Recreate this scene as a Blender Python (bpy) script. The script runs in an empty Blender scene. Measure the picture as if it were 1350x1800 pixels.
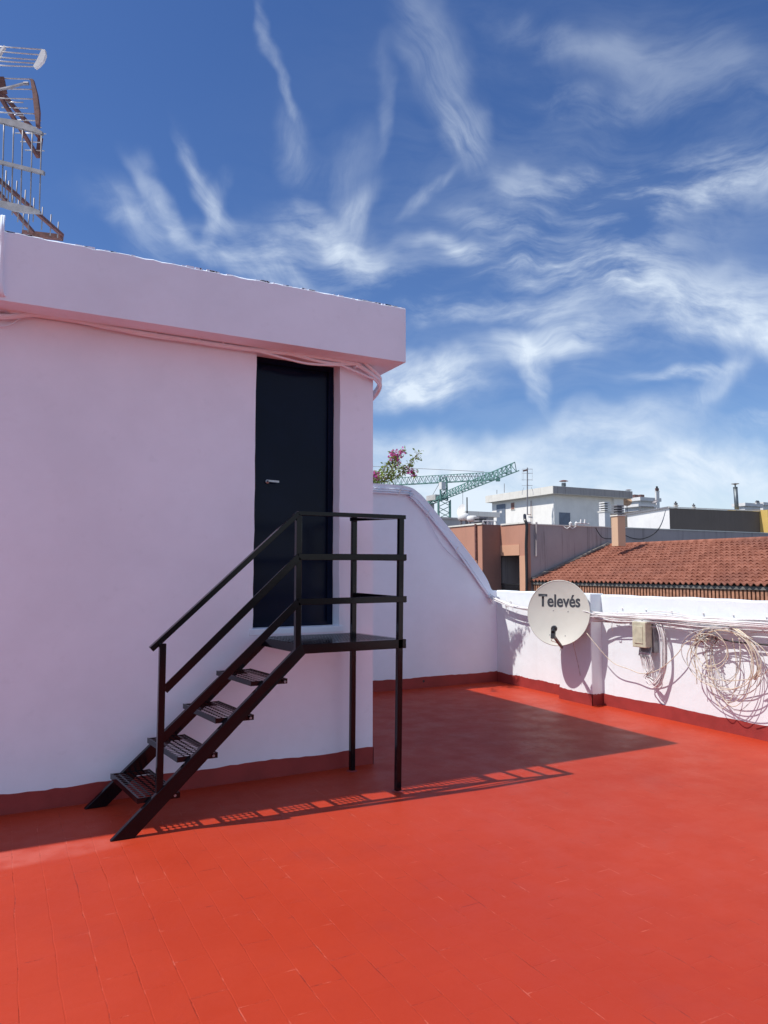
import bpy, bmesh, math, random
from mathutils import Vector, Matrix
import numpy as np
random.seed(7)
S = bpy.context.scene
COL = S.collection
R = math.radians

# ------------------------------------------------------------------ camera
FPX, HCAM = 1275.0, 1.6
PITCH = math.atan(103 / FPX); YAW = R(-27.9)
cam_d = bpy.data.cameras.new('camera'); cam = bpy.data.objects.new('camera', cam_d); COL.objects.link(cam)
cam.location = (0, 0, HCAM); cam.rotation_euler = (R(90) + PITCH, 0, YAW)
cam_d.sensor_fit = 'VERTICAL'; cam_d.sensor_height = 36; cam_d.sensor_width = 27
cam_d.lens = 36 * FPX / 1800; cam_d.clip_start = 0.05; cam_d.clip_end = 20000
S.camera = cam
S.render.resolution_x = 768; S.render.resolution_y = 1024

# measured photograph positions -> points on real planes of the place
_cy, _sy = math.cos(YAW), math.sin(YAW)
RT = Vector((_cy, _sy, 0)); FW = Vector((-_sy * math.cos(PITCH), _cy * math.cos(PITCH), math.sin(PITCH)))
UP = RT.cross(FW); FH = Vector((-_sy, _cy, 0)); CC = Vector((0, 0, HCAM))
def ray(x, y): return (FW * FPX + RT * (x - 675) - UP * (y - 900)).normalized()
def pz(x, y, z=0): d = ray(x, y); return CC + d * ((z - HCAM) / d.z)
def pY(x, y, Y): d = ray(x, y); return CC + d * (Y / d.y)
def pX(x, y, X): d = ray(x, y); return CC + d * (X / d.x)
def pD(x, y, D): d = ray(x, y); return CC + d * (D / d.dot(FH))

# ------------------------------------------------------------------ sun and exposure
SUNV = Vector((0.69, -0.120, -1.0)).normalized()      # travel direction of the light
sun_d = bpy.data.lights.new('sun', 'SUN'); sun = bpy.data.objects.new('sun', sun_d); COL.objects.link(sun)
sun_d.energy = 4.2; sun_d.angle = R(0.5); sun_d.color = (1.0, 0.965, 0.91)
sun.rotation_euler = SUNV.to_track_quat('-Z', 'Y').to_euler(); sun.location = (-6, 2, 12)
S.view_settings.view_transform = 'Standard'; S.view_settings.look = 'None'
S.view_settings.exposure = 0.13; S.view_settings.gamma = 1

# ------------------------------------------------------------------ sky
world = bpy.data.worlds.new('World'); S.world = world; world.use_nodes = True
NT = world.node_tree; NT.nodes.clear()
def wn(t, **k):
    n = NT.nodes.new(t)
    for a, b in k.items(): setattr(n, a, b)
    return n
def wl(a, b): NT.links.new(a, b)
def wmath(op, a, b=None, clamp=False):
    n = wn('ShaderNodeMath', operation=op, use_clamp=clamp)
    for i, v in enumerate((a, b)):
        if v is None: continue
        if isinstance(v, (int, float)): n.inputs[i].default_value = v
        else: wl(v, n.inputs[i])
    return n.outputs[0]
sky = wn('ShaderNodeTexSky', sky_type='NISHITA'); sky.sun_disc = False
sv = -SUNV
sky.sun_elevation = math.asin(sv.z); sky.sun_rotation = math.atan2(sv.x, sv.y)
sky.altitude = 60; sky.air_density = 1.0; sky.dust_density = 0.35; sky.ozone_density = 3.2
hs = wn('ShaderNodeHueSaturation'); hs.inputs['Saturation'].default_value = 1.22; hs.inputs['Value'].default_value = .86; hs.inputs['Hue'].default_value = .512; wl(sky.outputs[0], hs.inputs['Color'])
tc = wn('ShaderNodeTexCoord')
wz = wn('ShaderNodeTexNoise'); wz.inputs['Scale'].default_value = 7; wz.inputs['Detail'].default_value = 3; wz.inputs['Roughness'].default_value = .6
wl(tc.outputs['Generated'], wz.inputs['Vector'])
wa = wn('ShaderNodeVectorMath', operation='MULTIPLY_ADD'); wl(wz.outputs['Color'], wa.inputs[0])
wa.inputs[1].default_value = (.09,) * 3; wa.inputs[2].default_value = (-.045,) * 3
wb = wn('ShaderNodeVectorMath', operation='ADD'); wl(tc.outputs['Generated'], wb.inputs[0]); wl(wa.outputs[0], wb.inputs[1])
wy = wn('ShaderNodeTexNoise'); wy.inputs['Scale'].default_value = 24; wy.inputs['Detail'].default_value = 4; wl(tc.outputs['Generated'], wy.inputs['Vector'])
wc = wn('ShaderNodeVectorMath', operation='MULTIPLY_ADD'); wl(wy.outputs['Color'], wc.inputs[0]); wc.inputs[1].default_value = (.016,) * 3; wl(wb.outputs[0], wc.inputs[2])
wd = wn('ShaderNodeVectorMath', operation='SUBTRACT'); wl(wc.outputs[0], wd.inputs[0]); wd.inputs[1].default_value = (.008,) * 3
DIRV = wd.outputs[0]
ws = wn('ShaderNodeTexNoise'); ws.inputs['Scale'].default_value = 4.5; ws.inputs['Detail'].default_value = 3.5; ws.inputs['Roughness'].default_value = .48; wl(tc.outputs['Generated'], ws.inputs['Vector'])
we = wn('ShaderNodeVectorMath', operation='MULTIPLY_ADD'); wl(ws.outputs['Color'], we.inputs[0]); we.inputs[1].default_value = (.16,) * 3; wl(tc.outputs['Generated'], we.inputs[2])
SMV = we.outputs[0]
def frame_at(x, y, ang):
    e3 = ray(x, y); a = R(ang)
    r0 = (RT - e3 * RT.dot(e3)).normalized(); u0 = e3.cross(r0) * -1
    if u0.dot(UP) < 0: u0 = -u0
    e1 = (r0 * math.cos(a) - u0 * math.sin(a)).normalized(); e2 = e3.cross(e1).normalized()
    return e1, e2, e3
def mapper(loc, e1, e2, e3, sc):
    m = wn('ShaderNodeMapping', vector_type='TEXTURE')
    M = Matrix((e1, e2, e3)).transposed()
    m.inputs['Location'].default_value = loc; m.inputs['Rotation'].default_value = M.to_euler('XYZ')
    m.inputs['Scale'].default_value = sc; return m
def blob(x, y, rx, ry, ang, s):
    e1, e2, e3 = frame_at(x, y, ang)
    k = 1.62 / math.hypot(FPX, math.hypot(x - 675, y - 900))
    m = mapper(e3, e1, e2, e3, (rx * k, ry * k, 1.0)); wl(DIRV, m.inputs['Vector'])
    ln = wn('ShaderNodeVectorMath', operation='LENGTH'); wl(m.outputs[0], ln.inputs[0])
    mr = wn('ShaderNodeMapRange', interpolation_type='SMOOTHERSTEP'); wl(ln.outputs['Value'], mr.inputs[0])
    mr.inputs[1].default_value = 1.25; mr.inputs[2].default_value = 0.0; mr.inputs[3].default_value = 0; mr.inputs[4].default_value = s
    return mr.outputs[0]
def wisps(ang, blobs, sc, seed, lo, hi, st=.36, w2=.28, top=.8):
    acc = None
    for b in blobs:
        o = blob(*b); acc = o if acc is None else wmath('ADD', acc, o)
    e1, e2, e3 = frame_at(800, 400, ang)
    m = mapper((seed, seed * .7, 0), e1, e2, e3, (1.0, st, .7)); wl(SMV, m.inputs['Vector'])
    n = wn('ShaderNodeTexNoise'); n.inputs['Scale'].default_value = sc; n.inputs['Detail'].default_value = 9
    n.inputs['Roughness'].default_value = .62; n.inputs['Distortion'].default_value = .25; wl(m.outputs[0], n.inputs['Vector'])
    m2 = mapper((seed, seed * .7, 0), e1, e2, e3, (1.0, st*.55, .6)); wl(SMV, m2.inputs['Vector'])
    n2 = wn('ShaderNodeTexNoise'); n2.inputs['Scale'].default_value = sc * 2.2; n2.inputs['Detail'].default_value = 6
    n2.inputs['Roughness'].default_value = .6; n2.inputs['Distortion'].default_value = .2; wl(m2.outputs[0], n2.inputs['Vector'])
    nn = wmath('ADD', wmath('MULTIPLY', n.outputs['Fac'], 1-w2), wmath('MULTIPLY', n2.outputs['Fac'], w2))
    mr = wn('ShaderNodeMapRange', interpolation_type='SMOOTHSTEP'); wl(nn, mr.inputs[0])
    mr.inputs[1].default_value = lo; mr.inputs[2].default_value = hi; mr.inputs[3].default_value = 0.04; mr.inputs[4].default_value = top
    return wmath('MULTIPLY', acc, mr.outputs[0])
diag = [(505,130,88,9,68,.55),(365,330,70,15,60,.7),(300,375,75,17,52,.8),(250,410,75,34,50,.5),(770,110,120,40,62,.33),
        (825,240,50,32,60,.6),(1330,590,50,36,55,.75),(935,655,55,17,70,.85),(480,500,90,22,25,.6)]
flat = [(1050,470,420,330,-4,.15),(560,470,160,50,12,.3),(195,350,62,24,-5,.65),(400,435,110,32,20,.6),(590,430,80,30,20,.75),(1070,180,95,22,-3,.3),(1000,80,130,24,15,.25),
        (1230,130,150,42,15,.22),(1130,325,180,30,-8,.85),(1310,290,80,36,10,.65),(920,320,42,18,5,.4),(880,390,66,16,-3,.55),
        (1000,440,190,50,-10,.5),(880,465,120,16,8,.8),(1050,480,95,32,-5,.75),(860,545,180,19,-3,.8),(1260,520,160,52,12,1.0),
        (985,600,120,30,-10,.95),(1200,650,70,11,-3,.8),(1330,735,45,13,0,.6),
        ]
soft = [(735,675,95,34,-3,2.0),(1110,740,120,34,-8,.8),(740,790,130,26,3,.8),(1010,790,130,30,-5,.6),(1080,860,340,64,-3,.95),(1280,800,120,40,-6,.7),(720,860,160,44,0,.7),(1300,560,90,40,20,.5)]
cross = [(520,255,70,24,-100,.35),(378,370,48,14,-70,.6),(608,385,55,20,-55,.6),(605,300,75,30,-70,.2),(665,160,70,12,-80,.2),
         (762,350,45,12,-40,.5),(1265,675,46,20,-50,.6)]
d1 = wisps(58, diag, 3.4, .3, .38, .66); d2 = wisps(-3, flat, 3.8, 1.3, .38, .66); d3 = wisps(-68, cross, 3.4, 2.1, .38, .66)
d4 = wisps(-3, soft, 2.6, 3.3, .34, .62, .5, .2, .85)
dens = wmath('ADD', wmath('ADD', d1, d2), wmath('ADD', d3, d4))
sep = wn('ShaderNodeSeparateXYZ'); wl(tc.outputs['Generated'], sep.inputs[0])
# even veil of cloud low over the horizon, then unseen cloud added out of frame as fill light
hz = wn('ShaderNodeMapRange', interpolation_type='SMOOTHSTEP'); wl(sep.outputs['Z'], hz.inputs[0])
hz.inputs[1].default_value = .20; hz.inputs[2].default_value = -.02; hz.inputs[3].default_value = 0; hz.inputs[4].default_value = .5
# broken thin cloud added unseen behind the camera to brighten the shaded walls
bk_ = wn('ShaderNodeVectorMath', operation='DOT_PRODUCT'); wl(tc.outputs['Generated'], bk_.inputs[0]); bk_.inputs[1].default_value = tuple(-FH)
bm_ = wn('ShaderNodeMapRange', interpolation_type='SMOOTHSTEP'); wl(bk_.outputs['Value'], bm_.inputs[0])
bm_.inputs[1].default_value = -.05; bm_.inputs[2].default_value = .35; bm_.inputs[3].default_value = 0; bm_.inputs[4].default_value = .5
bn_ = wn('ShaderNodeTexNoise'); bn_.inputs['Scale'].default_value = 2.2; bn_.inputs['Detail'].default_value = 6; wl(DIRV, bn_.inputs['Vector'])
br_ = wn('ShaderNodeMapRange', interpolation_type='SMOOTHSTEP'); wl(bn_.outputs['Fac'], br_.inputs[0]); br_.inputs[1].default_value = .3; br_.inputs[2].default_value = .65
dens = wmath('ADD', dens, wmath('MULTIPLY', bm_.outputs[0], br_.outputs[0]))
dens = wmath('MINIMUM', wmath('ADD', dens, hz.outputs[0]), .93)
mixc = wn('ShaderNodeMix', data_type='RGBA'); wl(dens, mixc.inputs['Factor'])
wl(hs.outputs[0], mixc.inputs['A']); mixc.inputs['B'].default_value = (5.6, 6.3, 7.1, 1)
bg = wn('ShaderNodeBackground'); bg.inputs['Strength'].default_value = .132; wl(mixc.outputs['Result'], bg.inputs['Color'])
wo = wn('ShaderNodeOutputWorld'); wl(bg.outputs[0], wo.inputs['Surface'])

# ------------------------------------------------------------------ helpers
def tag(o, label=None, cat=None, group=None, kind=None):
    if label: o['label'] = label
    if cat: o['category'] = cat
    if group: o['group'] = group
    if kind: o['kind'] = kind
    return o
def empty(name, loc, label, cat, group=None):
    o = bpy.data.objects.new(name, None); COL.objects.link(o); o.location = loc
    o.empty_display_size = .1
    return tag(o, label, cat, group)
def link(name, me, m, parent=None, smooth=False):
    o = bpy.data.objects.new(name, me); COL.objects.link(o)
    if m: me.materials.append(m)
    if smooth:
        for p in me.polygons: p.use_smooth = True
    if parent:
        o.parent = parent      # parts are modelled in world coordinates; their thing's Empty sits at its base
        if parent.type == 'EMPTY': o.matrix_parent_inverse = Matrix.Translation(-parent.location)
    return o
class MB:
    def __init__(s): s.v = []; s.f = []; s.c = []
    def add(s, vs, fs):
        s.c.append((len(s.v), len(s.f))); b = len(s.v); s.v += [tuple(x) for x in vs]; s.f += [tuple(b + i for i in f) for f in fs]; return s
    def box(s, x0, x1, y0, y1, z0, z1):
        vs = [(x, y, z) for z in (z0, z1) for y in (y0, y1) for x in (x0, x1)]
        return s.add(vs, [(0,2,3,1),(4,5,7,6),(0,1,5,4),(2,6,7,3),(0,4,6,2),(1,3,7,5)])
    def bar(s, p, q, w, h, up=(0,0,1)):
        p, q = Vector(p), Vector(q); d = (q - p).normalized(); u = Vector(up)
        if abs(d.dot(u)) > .98: u = Vector((0,1,0))
        a = d.cross(u).normalized() * (w/2); b = a.cross(d).normalized() * (h/2)
        vs = [e + i*a + j*b for e in (p, q) for j in (-1,1) for i in (-1,1)]
        return s.add(vs, [(0,1,3,2),(4,6,7,5),(0,4,5,1),(2,3,7,6),(0,2,6,4),(1,5,7,3)])
    def tube(s, pts, r, n=6, r2=None, cap=True):
        pts = [Vector(p) for p in pts]; N = len(pts); ring = []; prev = None
        for i, p in enumerate(pts):
            d = (pts[min(i+1, N-1)] - pts[max(i-1, 0)]).normalized()
            a = prev if prev else (Vector((0,0,1)) if abs(d.z) < .9 else Vector((1,0,0)))
            a = (a - d * a.dot(d)).normalized(); prev = a; b = d.cross(a)
            rr = r if r2 is None else r + (r2 - r) * i / (N-1)
            ring.append([p + (a*math.cos(t) + b*math.sin(t))*rr for t in [2*math.pi*k/n for k in range(n)]])
        vs = [v for q in ring for v in q]; fs = []
        for i in range(N-1):
            for k in range(n):
                k2 = (k+1) % n; fs.append((i*n+k, i*n+k2, (i+1)*n+k2, (i+1)*n+k))
        if cap: fs += [tuple(range(n))[::-1], tuple((N-1)*n+k for k in range(n))]
        return s.add(vs, fs)
    def prism(s, poly, off):
        n = len(poly); off = Vector(off); vs = [Vector(p) for p in poly] + [Vector(p) + off for p in poly]
        return s.add(vs, [tuple(range(n)), tuple(range(2*n-1, n-1, -1))] + [(i, i+n, (i+1) % n + n, (i+1) % n) for i in range(n)])
    def lathe(s, prof, c, n=20, ax=(0,0,1)):
        ax = Vector(ax).normalized(); a = ax.orthogonal().normalized(); b = ax.cross(a); c = Vector(c); m = len(prof)
        vs = [c + ax*z + (a*math.cos(2*math.pi*k/n) + b*math.sin(2*math.pi*k/n))*r for k in range(n) for r, z in prof]
        fs = [(k*m+i, ((k+1) % n)*m+i, ((k+1) % n)*m+i+1, k*m+i+1) for k in range(n) for i in range(m-1)]
        return s.add(vs, fs)
    def each(s, name, m, parent=None, smooth=False):
        for (v0, f0), (v1, f1) in zip(s.c, s.c[1:] + [(len(s.v), len(s.f))]):
            q = MB(); q.add(s.v[v0:v1], [tuple(i-v0 for i in f) for f in s.f[f0:f1]]); q.build(name, m, parent, smooth)
    def build(s, name, m, parent=None, smooth=False, bevel=0, seg=1):
        me = bpy.data.meshes.new(name); me.from_pydata(s.v, [], s.f); me.validate()
        bm = bmesh.new(); bm.from_mesh(me); bmesh.ops.recalc_face_normals(bm, faces=bm.faces)
        if bevel: bmesh.ops.bevel(bm, geom=list(bm.edges), offset=bevel, segments=seg, affect='EDGES', profile=.6)
        bm.to_mesh(me); bm.free()
        return link(name, me, m, parent, smooth)
def smooth_path(pts, n=8):
    P = [Vector(p) for p in pts]; out = []
    for i in range(len(P)-1):
        a, b, c, d = P[max(i-1,0)], P[i], P[i+1], P[min(i+2, len(P)-1)]
        for k in range(n):
            t = k/n; out.append(.5*((2*b) + (c-a)*t + (2*a-5*b+4*c-d)*t*t + (3*b-a-3*c+d)*t**3))
    return out + [P[-1]]
def jit(v, s): return Vector(v) + Vector((random.uniform(-s, s), random.uniform(-s, s), random.uniform(-s, s)))

# ------------------------------------------------------------------ materials
MATS = {}
class NB:
    def __init__(s, name):
        s.m = bpy.data.materials.new(name); s.m.use_nodes = True; s.t = s.m.node_tree; s.b = s.t.nodes['Principled BSDF']
        s.co = s.t.nodes.new('ShaderNodeTexCoord').outputs['Object']
    def n(s, t, **k):
        x = s.t.nodes.new(t)
        for a, b in k.items():
            if a[0] == '_': x.inputs[a[1:].replace('_', ' ')].default_value = b
            else: setattr(x, a, b)
        return x
    def l(s, a, b): s.t.links.new(a, b)
    def noise(s, scale, detail=4, rough=.55, vec=None, sc=None, dist=0):
        x = s.n('ShaderNodeTexNoise', _Scale=scale, _Detail=detail, _Roughness=rough, _Distortion=dist)
        v = vec or s.co
        if sc:
            mp = s.n('ShaderNodeMapping'); mp.inputs['Scale'].default_value = sc; s.l(v, mp.inputs[0]); v = mp.outputs[0]
        s.l(v, x.inputs['Vector']); return x
    def ramp(s, fac, lo, hi, a=0., b=1.):
        x = s.n('ShaderNodeMapRange', interpolation_type='SMOOTHSTEP'); s.l(fac, x.inputs[0])
        for i, v in zip((1,2,3,4), (lo, hi, a, b)): x.inputs[i].default_value = v
        return x.outputs[0]
    def mix(s, fac, a, b, blend='MIX'):
        x = s.n('ShaderNodeMix', data_type='RGBA', blend_type=blend)
        for k, v in (('Factor', fac), ('A', a), ('B', b)):
            if hasattr(v, 'links') or hasattr(v, 'is_linked'): s.l(v, x.inputs[k])
            elif k == 'Factor': x.inputs[k].default_value = v
            else: x.inputs[k].default_value = (*v, 1)
        return x.outputs['Result']
    def math(s, op, a, b=0.):
        x = s.n('ShaderNodeMath', operation=op)
        for i, v in enumerate((a, b)):
            if isinstance(v, (int, float)): x.inputs[i].default_value = v
            else: s.l(v, x.inputs[i])
        return x.outputs[0]
    def bump(s, h, strength, dist=.01, prev=None):
        x = s.n('ShaderNodeBump', _Strength=strength, _Distance=dist); s.l(h, x.inputs['Height'])
        if prev: s.l(prev, x.inputs['Normal'])
        s.l(x.outputs[0], s.b.inputs['Normal']); return x.outputs[0]
    def done(s, col=None, rough=.6, metal=0, spec=.5):
        if col is not None:
            if hasattr(col, 'is_linked'): s.l(col, s.b.inputs['Base Color'])
            else: s.b.inputs['Base Color'].default_value = (*col, 1)
        if hasattr(rough, 'is_linked'): s.l(rough, s.b.inputs['Roughness'])
        else: s.b.inputs['Roughness'].default_value = rough
        s.b.inputs['Metallic'].default_value = metal; s.b.inputs['Specular IOR Level'].default_value = spec
        return s.m
def paint(name, c, rough=.5, var=.08, scale=3, bump=.15, bscale=60, metal=0, spec=.5, bdist=.003):
    b = NB(name); n1 = b.noise(scale, 6); f = b.ramp(n1.outputs['Fac'], .35, .65)
    col = b.mix(f, [x*(1-var) for x in c], [min(1, x*(1+var)) for x in c])
    n2 = b.noise(bscale, 4)
    if bump: b.bump(n2.outputs['Fac'], bump, bdist)
    return b.done(col, rough, metal, spec)
def plaster(name, c, dirt=None, dirt_amt=.25, streak=False, rough=.85, trowel=.5):
    b = NB(name); n1 = b.noise(1.3, 7, .6); n2 = b.noise(9, 6, .6)
    col = b.mix(b.ramp(n1.outputs['Fac'], .3, .7), [x*.95 for x in c], [min(1, x*1.03) for x in c])
    col = b.mix(b.ramp(n2.outputs['Fac'], .58, .78, 0, .35), col, [x*.86 for x in c])
    sv_ = b.n('ShaderNodeTexVoronoi', _Scale=1.9); b.l(b.co, sv_.inputs['Vector'])
    col = b.mix(b.ramp(sv_.outputs['Distance'], .022, .008, 0, .35), col, [x*.45 for x in c])
    if dirt:
        nd = b.noise(1.0, 8, .7, sc=(2.2, 2.2, .22) if streak else (1, 1, 1))
        if streak:
            nd = b.noise(1.7, 9, .72, sc=(3.2, 3.2, .14))
        col = b.mix(b.ramp(nd.outputs['Fac'], .52, .72, 0, dirt_amt), col, dirt)
    big = b.noise(2.2, 3, .5); mid = b.noise(14, 5, .6, dist=.6); fine = b.noise(120, 3)
    p = b.bump(big.outputs['Fac'], trowel*.6, .02); p = b.bump(mid.outputs['Fac'], trowel*.35, .008, p)
    b.bump(fine.outputs['Fac'], .12, .002, p)
    return b.done(col, rough, 0, .3)
M = {}
M['white'] = plaster('white painted plaster', (.82, .875, .97), (.62, .58, .56), .10)
M['white_par'] = plaster('white parapet plaster', (.77, .82, .845), (.6, .57, .54), .16, True, trowel=.8)
M['band'] = paint('red skirting paint', (.28, .034, .030), .55, .10, 5, .3, 25, bdist=.006)
M['black'] = paint('glossy black paint', (.004, .003, .005), .14, .2, 8, .10, 30, spec=.26)
M['door'] = paint('dark navy door paint', (.0025, .006, .021), .18, .15, 2, .14, 9, spec=.14)
M['steel'] = paint('brushed steel', (.42, .42, .43), .4, .05, 20, 0, metal=1)
M['cable'] = paint('white cable sheath', (.76, .73, .72), .5, .06, 30, 0)
M['cable_cream'] = paint('cream cable sheath', (.62, .54, .42), .5, .14, 25, 0)
M['cable_grey'] = paint('grey cable sheath', (.50, .48, .46), .5, .25, 25, 0)
M['cable_black'] = paint('black cable sheath', (.03, .03, .03), .5, .1, 25, 0)
M['beige'] = paint('weathered beige plastic', (.52, .49, .36), .5, .12, 18, .2, 40)
M['dish'] = paint('cream enamelled dish', (.56, .54, .48), .42, .03, 4, .04, 60)
M['lettering'] = paint('dark grey lettering', (.045, .05, .06), .5, .05, 10, 0)
M['brown'] = paint('brown painted arm', (.14, .075, .065), .5, .2, 20, .1)
M['dkplastic'] = paint('black plastic', (.02, .02, .022), .4, .1, 20, 0)
M['alu'] = paint('dull aluminium', (.55, .53, .52), .4, .12, 30, 0, metal=.6)
M['rust'] = paint('faded red brown steel', (.15, .06, .05), .65, .3, 14, .2, 60)
M['greysteel'] = paint('dull galvanised steel', (.25, .24, .25), .55, .15, 14, .1, metal=.4)
M['crane'] = paint('teal green crane paint', (.13, .27, .24), .6, .2, .3, 0)
M['crane_grey'] = paint('concrete counterweight', (.5, .48, .45), .8, .1, 1, 0)
M['pink'] = plaster('salmon render', (.50, .245, .17), (.32, .17, .13), .4, True)
M['pink_lt'] = plaster('light salmon render', (.62, .34, .22), (.5, .3, .2), .3)
M['brown_shade'] = plaster('shade-toned brown render', (.30, .16, .13), (.2, .12, .1), .3)  # darker copy of the salmon render, with shade put into the colour
M['lilac'] = plaster('stained lilac grey render', (.41, .36, .36), (.13, .11, .11), .75, True)
M['greywall'] = plaster('stained grey render', (.34, .34, .36), (.15, .15, .16), .6, True)
M['pent'] = plaster('off white render', (.88, .85, .79), (.5, .47, .44), .22, True)
M['pent_slab'] = plaster('weathered concrete edge', (.76, .73, .66), (.3, .28, .25), .4, True)
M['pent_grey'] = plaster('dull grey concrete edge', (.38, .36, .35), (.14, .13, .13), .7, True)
M['darkgrey'] = plaster('dark grey brown render', (.115, .10, .09), (.2, .18, .16), .35, True)
M['yellow'] = plaster('ochre render', (.62, .43, .13), (.5, .36, .14), .3)
M['peach'] = plaster('peach render', (.66, .44, .29), (.5, .36, .27), .4, True)
M['farwhite'] = plaster('far white render', (.74, .73, .71), (.5, .48, .46), .25)
M['bluegrey'] = paint('blue grey metal door', (.16, .19, .24), .5, .1, 3, 0)
M['glassdark'] = paint('dark window glass', (.02, .025, .04), .12, .2, 2, 0)
M['shutter'] = paint('grey shutter', (.22, .22, .24), .6, .1, 5, 0)
M['pipe'] = paint('grey flue metal', (.13, .15, .16), .45, .15, 4, 0, metal=.5)
M['soil'] = paint('street asphalt', (.06, .06, .06), .9, .2, .05, 0)
M['hill'] = paint('hazy distant hillside', (.20, .26, .36), 1, .08, .002, 0, spec=0)  # pale blue of distant haze is put into the base colour
M['leaf'] = paint('bougainvillea leaf', (.30, .40, .09), .5, .4, 14, 0)
M['bract'] = paint('magenta bract', (.92, .14, .50), .6, .3, 20, 0)
for k_ in ('leaf', 'bract'):      # thin petals and leaves let light through
    t_ = M[k_].node_tree; pb_ = t_.nodes['Principled BSDF']; tr_ = t_.nodes.new('ShaderNodeBsdfTranslucent'); mx_ = t_.nodes.new('ShaderNodeMixShader'); mx_.inputs[0].default_value = .45
    t_.links.new(pb_.inputs['Base Color'].links[0].from_socket, tr_.inputs['Color']); t_.links.new(pb_.outputs[0], mx_.inputs[1]); t_.links.new(tr_.outputs[0], mx_.inputs[2])
    t_.links.new(mx_.outputs[0], t_.nodes['Material Output'].inputs['Surface'])
M['twig'] = paint('twig bark', (.22, .16, .10), .8, .2, 30, 0)
M['terracotta'] = paint('terracotta pot', (.42, .17, .09), .8, .15, 6, .2)
M['brick'] = paint('clay brick', (.42, .20, .12), .85, .22, 9, .3, 30)
M['mortar'] = paint('grey cement', (.17, .155, .14), .9, .2, 6, .2, 30)

def floor_mat():
    b = NB('red roof paint over clay tiles')
    rot = b.n('ShaderNodeMapping'); rot.inputs['Rotation'].default_value = (0, 0, R(90)); b.l(b.co, rot.inputs[0])
    wob = b.noise(2.5, 3); av = b.n('ShaderNodeVectorMath', operation='MULTIPLY_ADD'); b.l(wob.outputs['Color'], av.inputs[0])
    av.inputs[1].default_value = (.03,)*3; b.l(rot.outputs[0], av.inputs[2])
    br = b.n('ShaderNodeTexBrick', offset=.5); b.l(av.outputs[0], br.inputs['Vector'])
    for k, v in (('Scale', 1), ('Brick Width', .285), ('Row Height', .142), ('Mortar Size', .0035), ('Mortar Smooth', .5), ('Bias', 0)): br.inputs[k].default_value = v
    br.inputs['Color1'].default_value = (.42,)*3 + (1,); br.inputs['Color2'].default_value = (.60,)*3 + (1,); br.inputs['Mortar'].default_value = (0,0,0,1)
    keep = b.noise(4.6, 5, .7); kf = b.ramp(keep.outputs['Fac'], .54, .64, .06, 1)
    joint = b.math('MULTIPLY', br.outputs['Fac'], kf)
    n1 = b.noise(.55, 5, .6); n2 = b.noise(3.6, 7, .65); n3 = b.noise(30, 5, .6)
    base = b.mix(b.ramp(n1.outputs['Fac'], .33, .67), (.405, .034, .010), (.455, .043, .0135))
    base = b.mix(b.ramp(n2.outputs['Fac'], .5, .8, 0, .35), base, (.36, .030, .018))
    base = b.mix(b.ramp(n3.outputs['Fac'], .62, .8, 0, .3), base, (.50, .065, .04))
    # worn, dusty joints that the paint did not fill: short scratches of paler and darker colour
    sc = b.noise(5.5, 6, .7, dist=.4); wf = b.ramp(sc.outputs['Fac'], .55, .63)
    base = b.mix(b.math('MULTIPLY', b.math('MULTIPLY', br.outputs['Fac'], wf), .6), base, (.60, .14, .09))
    sc2 = b.noise(4.3, 6, .7, sc=(1.3, .8, 1)); wf2 = b.ramp(sc2.outputs['Fac'], .55, .64)
    base = b.mix(b.math('MULTIPLY', b.math('MULTIPLY', br.outputs['Fac'], wf2), .8), base, (.22, .020, .014))
    sp = b.noise(170, 2); base = b.mix(b.ramp(sp.outputs['Fac'], .73, .78, 0, .3), base, (.66, .3, .24))
    vb = b.n('ShaderNodeTexVoronoi', _Scale=3.4, feature='F1'); b.l(b.co, vb.inputs['Vector'])
    speck = b.ramp(vb.outputs['Distance'], .022, .012); base = b.mix(b.math('MULTIPLY', speck, .6), base, (.22, .08, .06))
    # long trowel/roller sweeps
    sw = b.noise(1.2, 6, .6, sc=(.5, 2.6, 1)); base = b.mix(b.ramp(sw.outputs['Fac'], .5, .75, 0, .22), base, (.50, .055, .03))
    h = b.math('SUBTRACT', b.math('MULTIPLY', br.outputs['Color'], .16), b.math('MULTIPLY', joint, .8))
    big = b.noise(1.1, 3); p = b.bump(big.outputs['Fac'], .25, .02)
    p = b.bump(h, .75, .005, p)
    mid = b.noise(16, 6, .65, dist=.5); p = b.bump(mid.outputs['Fac'], .32, .004, p)
    fine = b.noise(240, 3); b.bump(fine.outputs['Fac'], .18, .001, p)
    rg = b.ramp(n2.outputs['Fac'], .3, .7, .42, .58)
    pm = b.n('ShaderNodeMapping', vector_type='TEXTURE'); b.l(b.co, pm.inputs[0]); pm.inputs['Location'].default_value = (.05, 4.66, 0); pm.inputs['Scale'].default_value = (.75, .14, 9)
    ln = b.n('ShaderNodeVectorMath', operation='LENGTH'); b.l(pm.outputs[0], ln.inputs[0])
    patch = b.math('MULTIPLY', b.ramp(ln.outputs['Value'], 1.2, .7), b.ramp(n2.outputs['Fac'], .35, .6, .2, .8)); base = b.mix(patch, base, (.52, .105, .075))
    dr_ = b.noise(.8, 8, .72); base = b.mix(b.ramp(dr_.outputs['Fac'], .54, .72, 0, .42), base, (.33, .034, .022))
    return b.done(base, rg, 0, .3)
M['floor'] = floor_mat()
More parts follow.
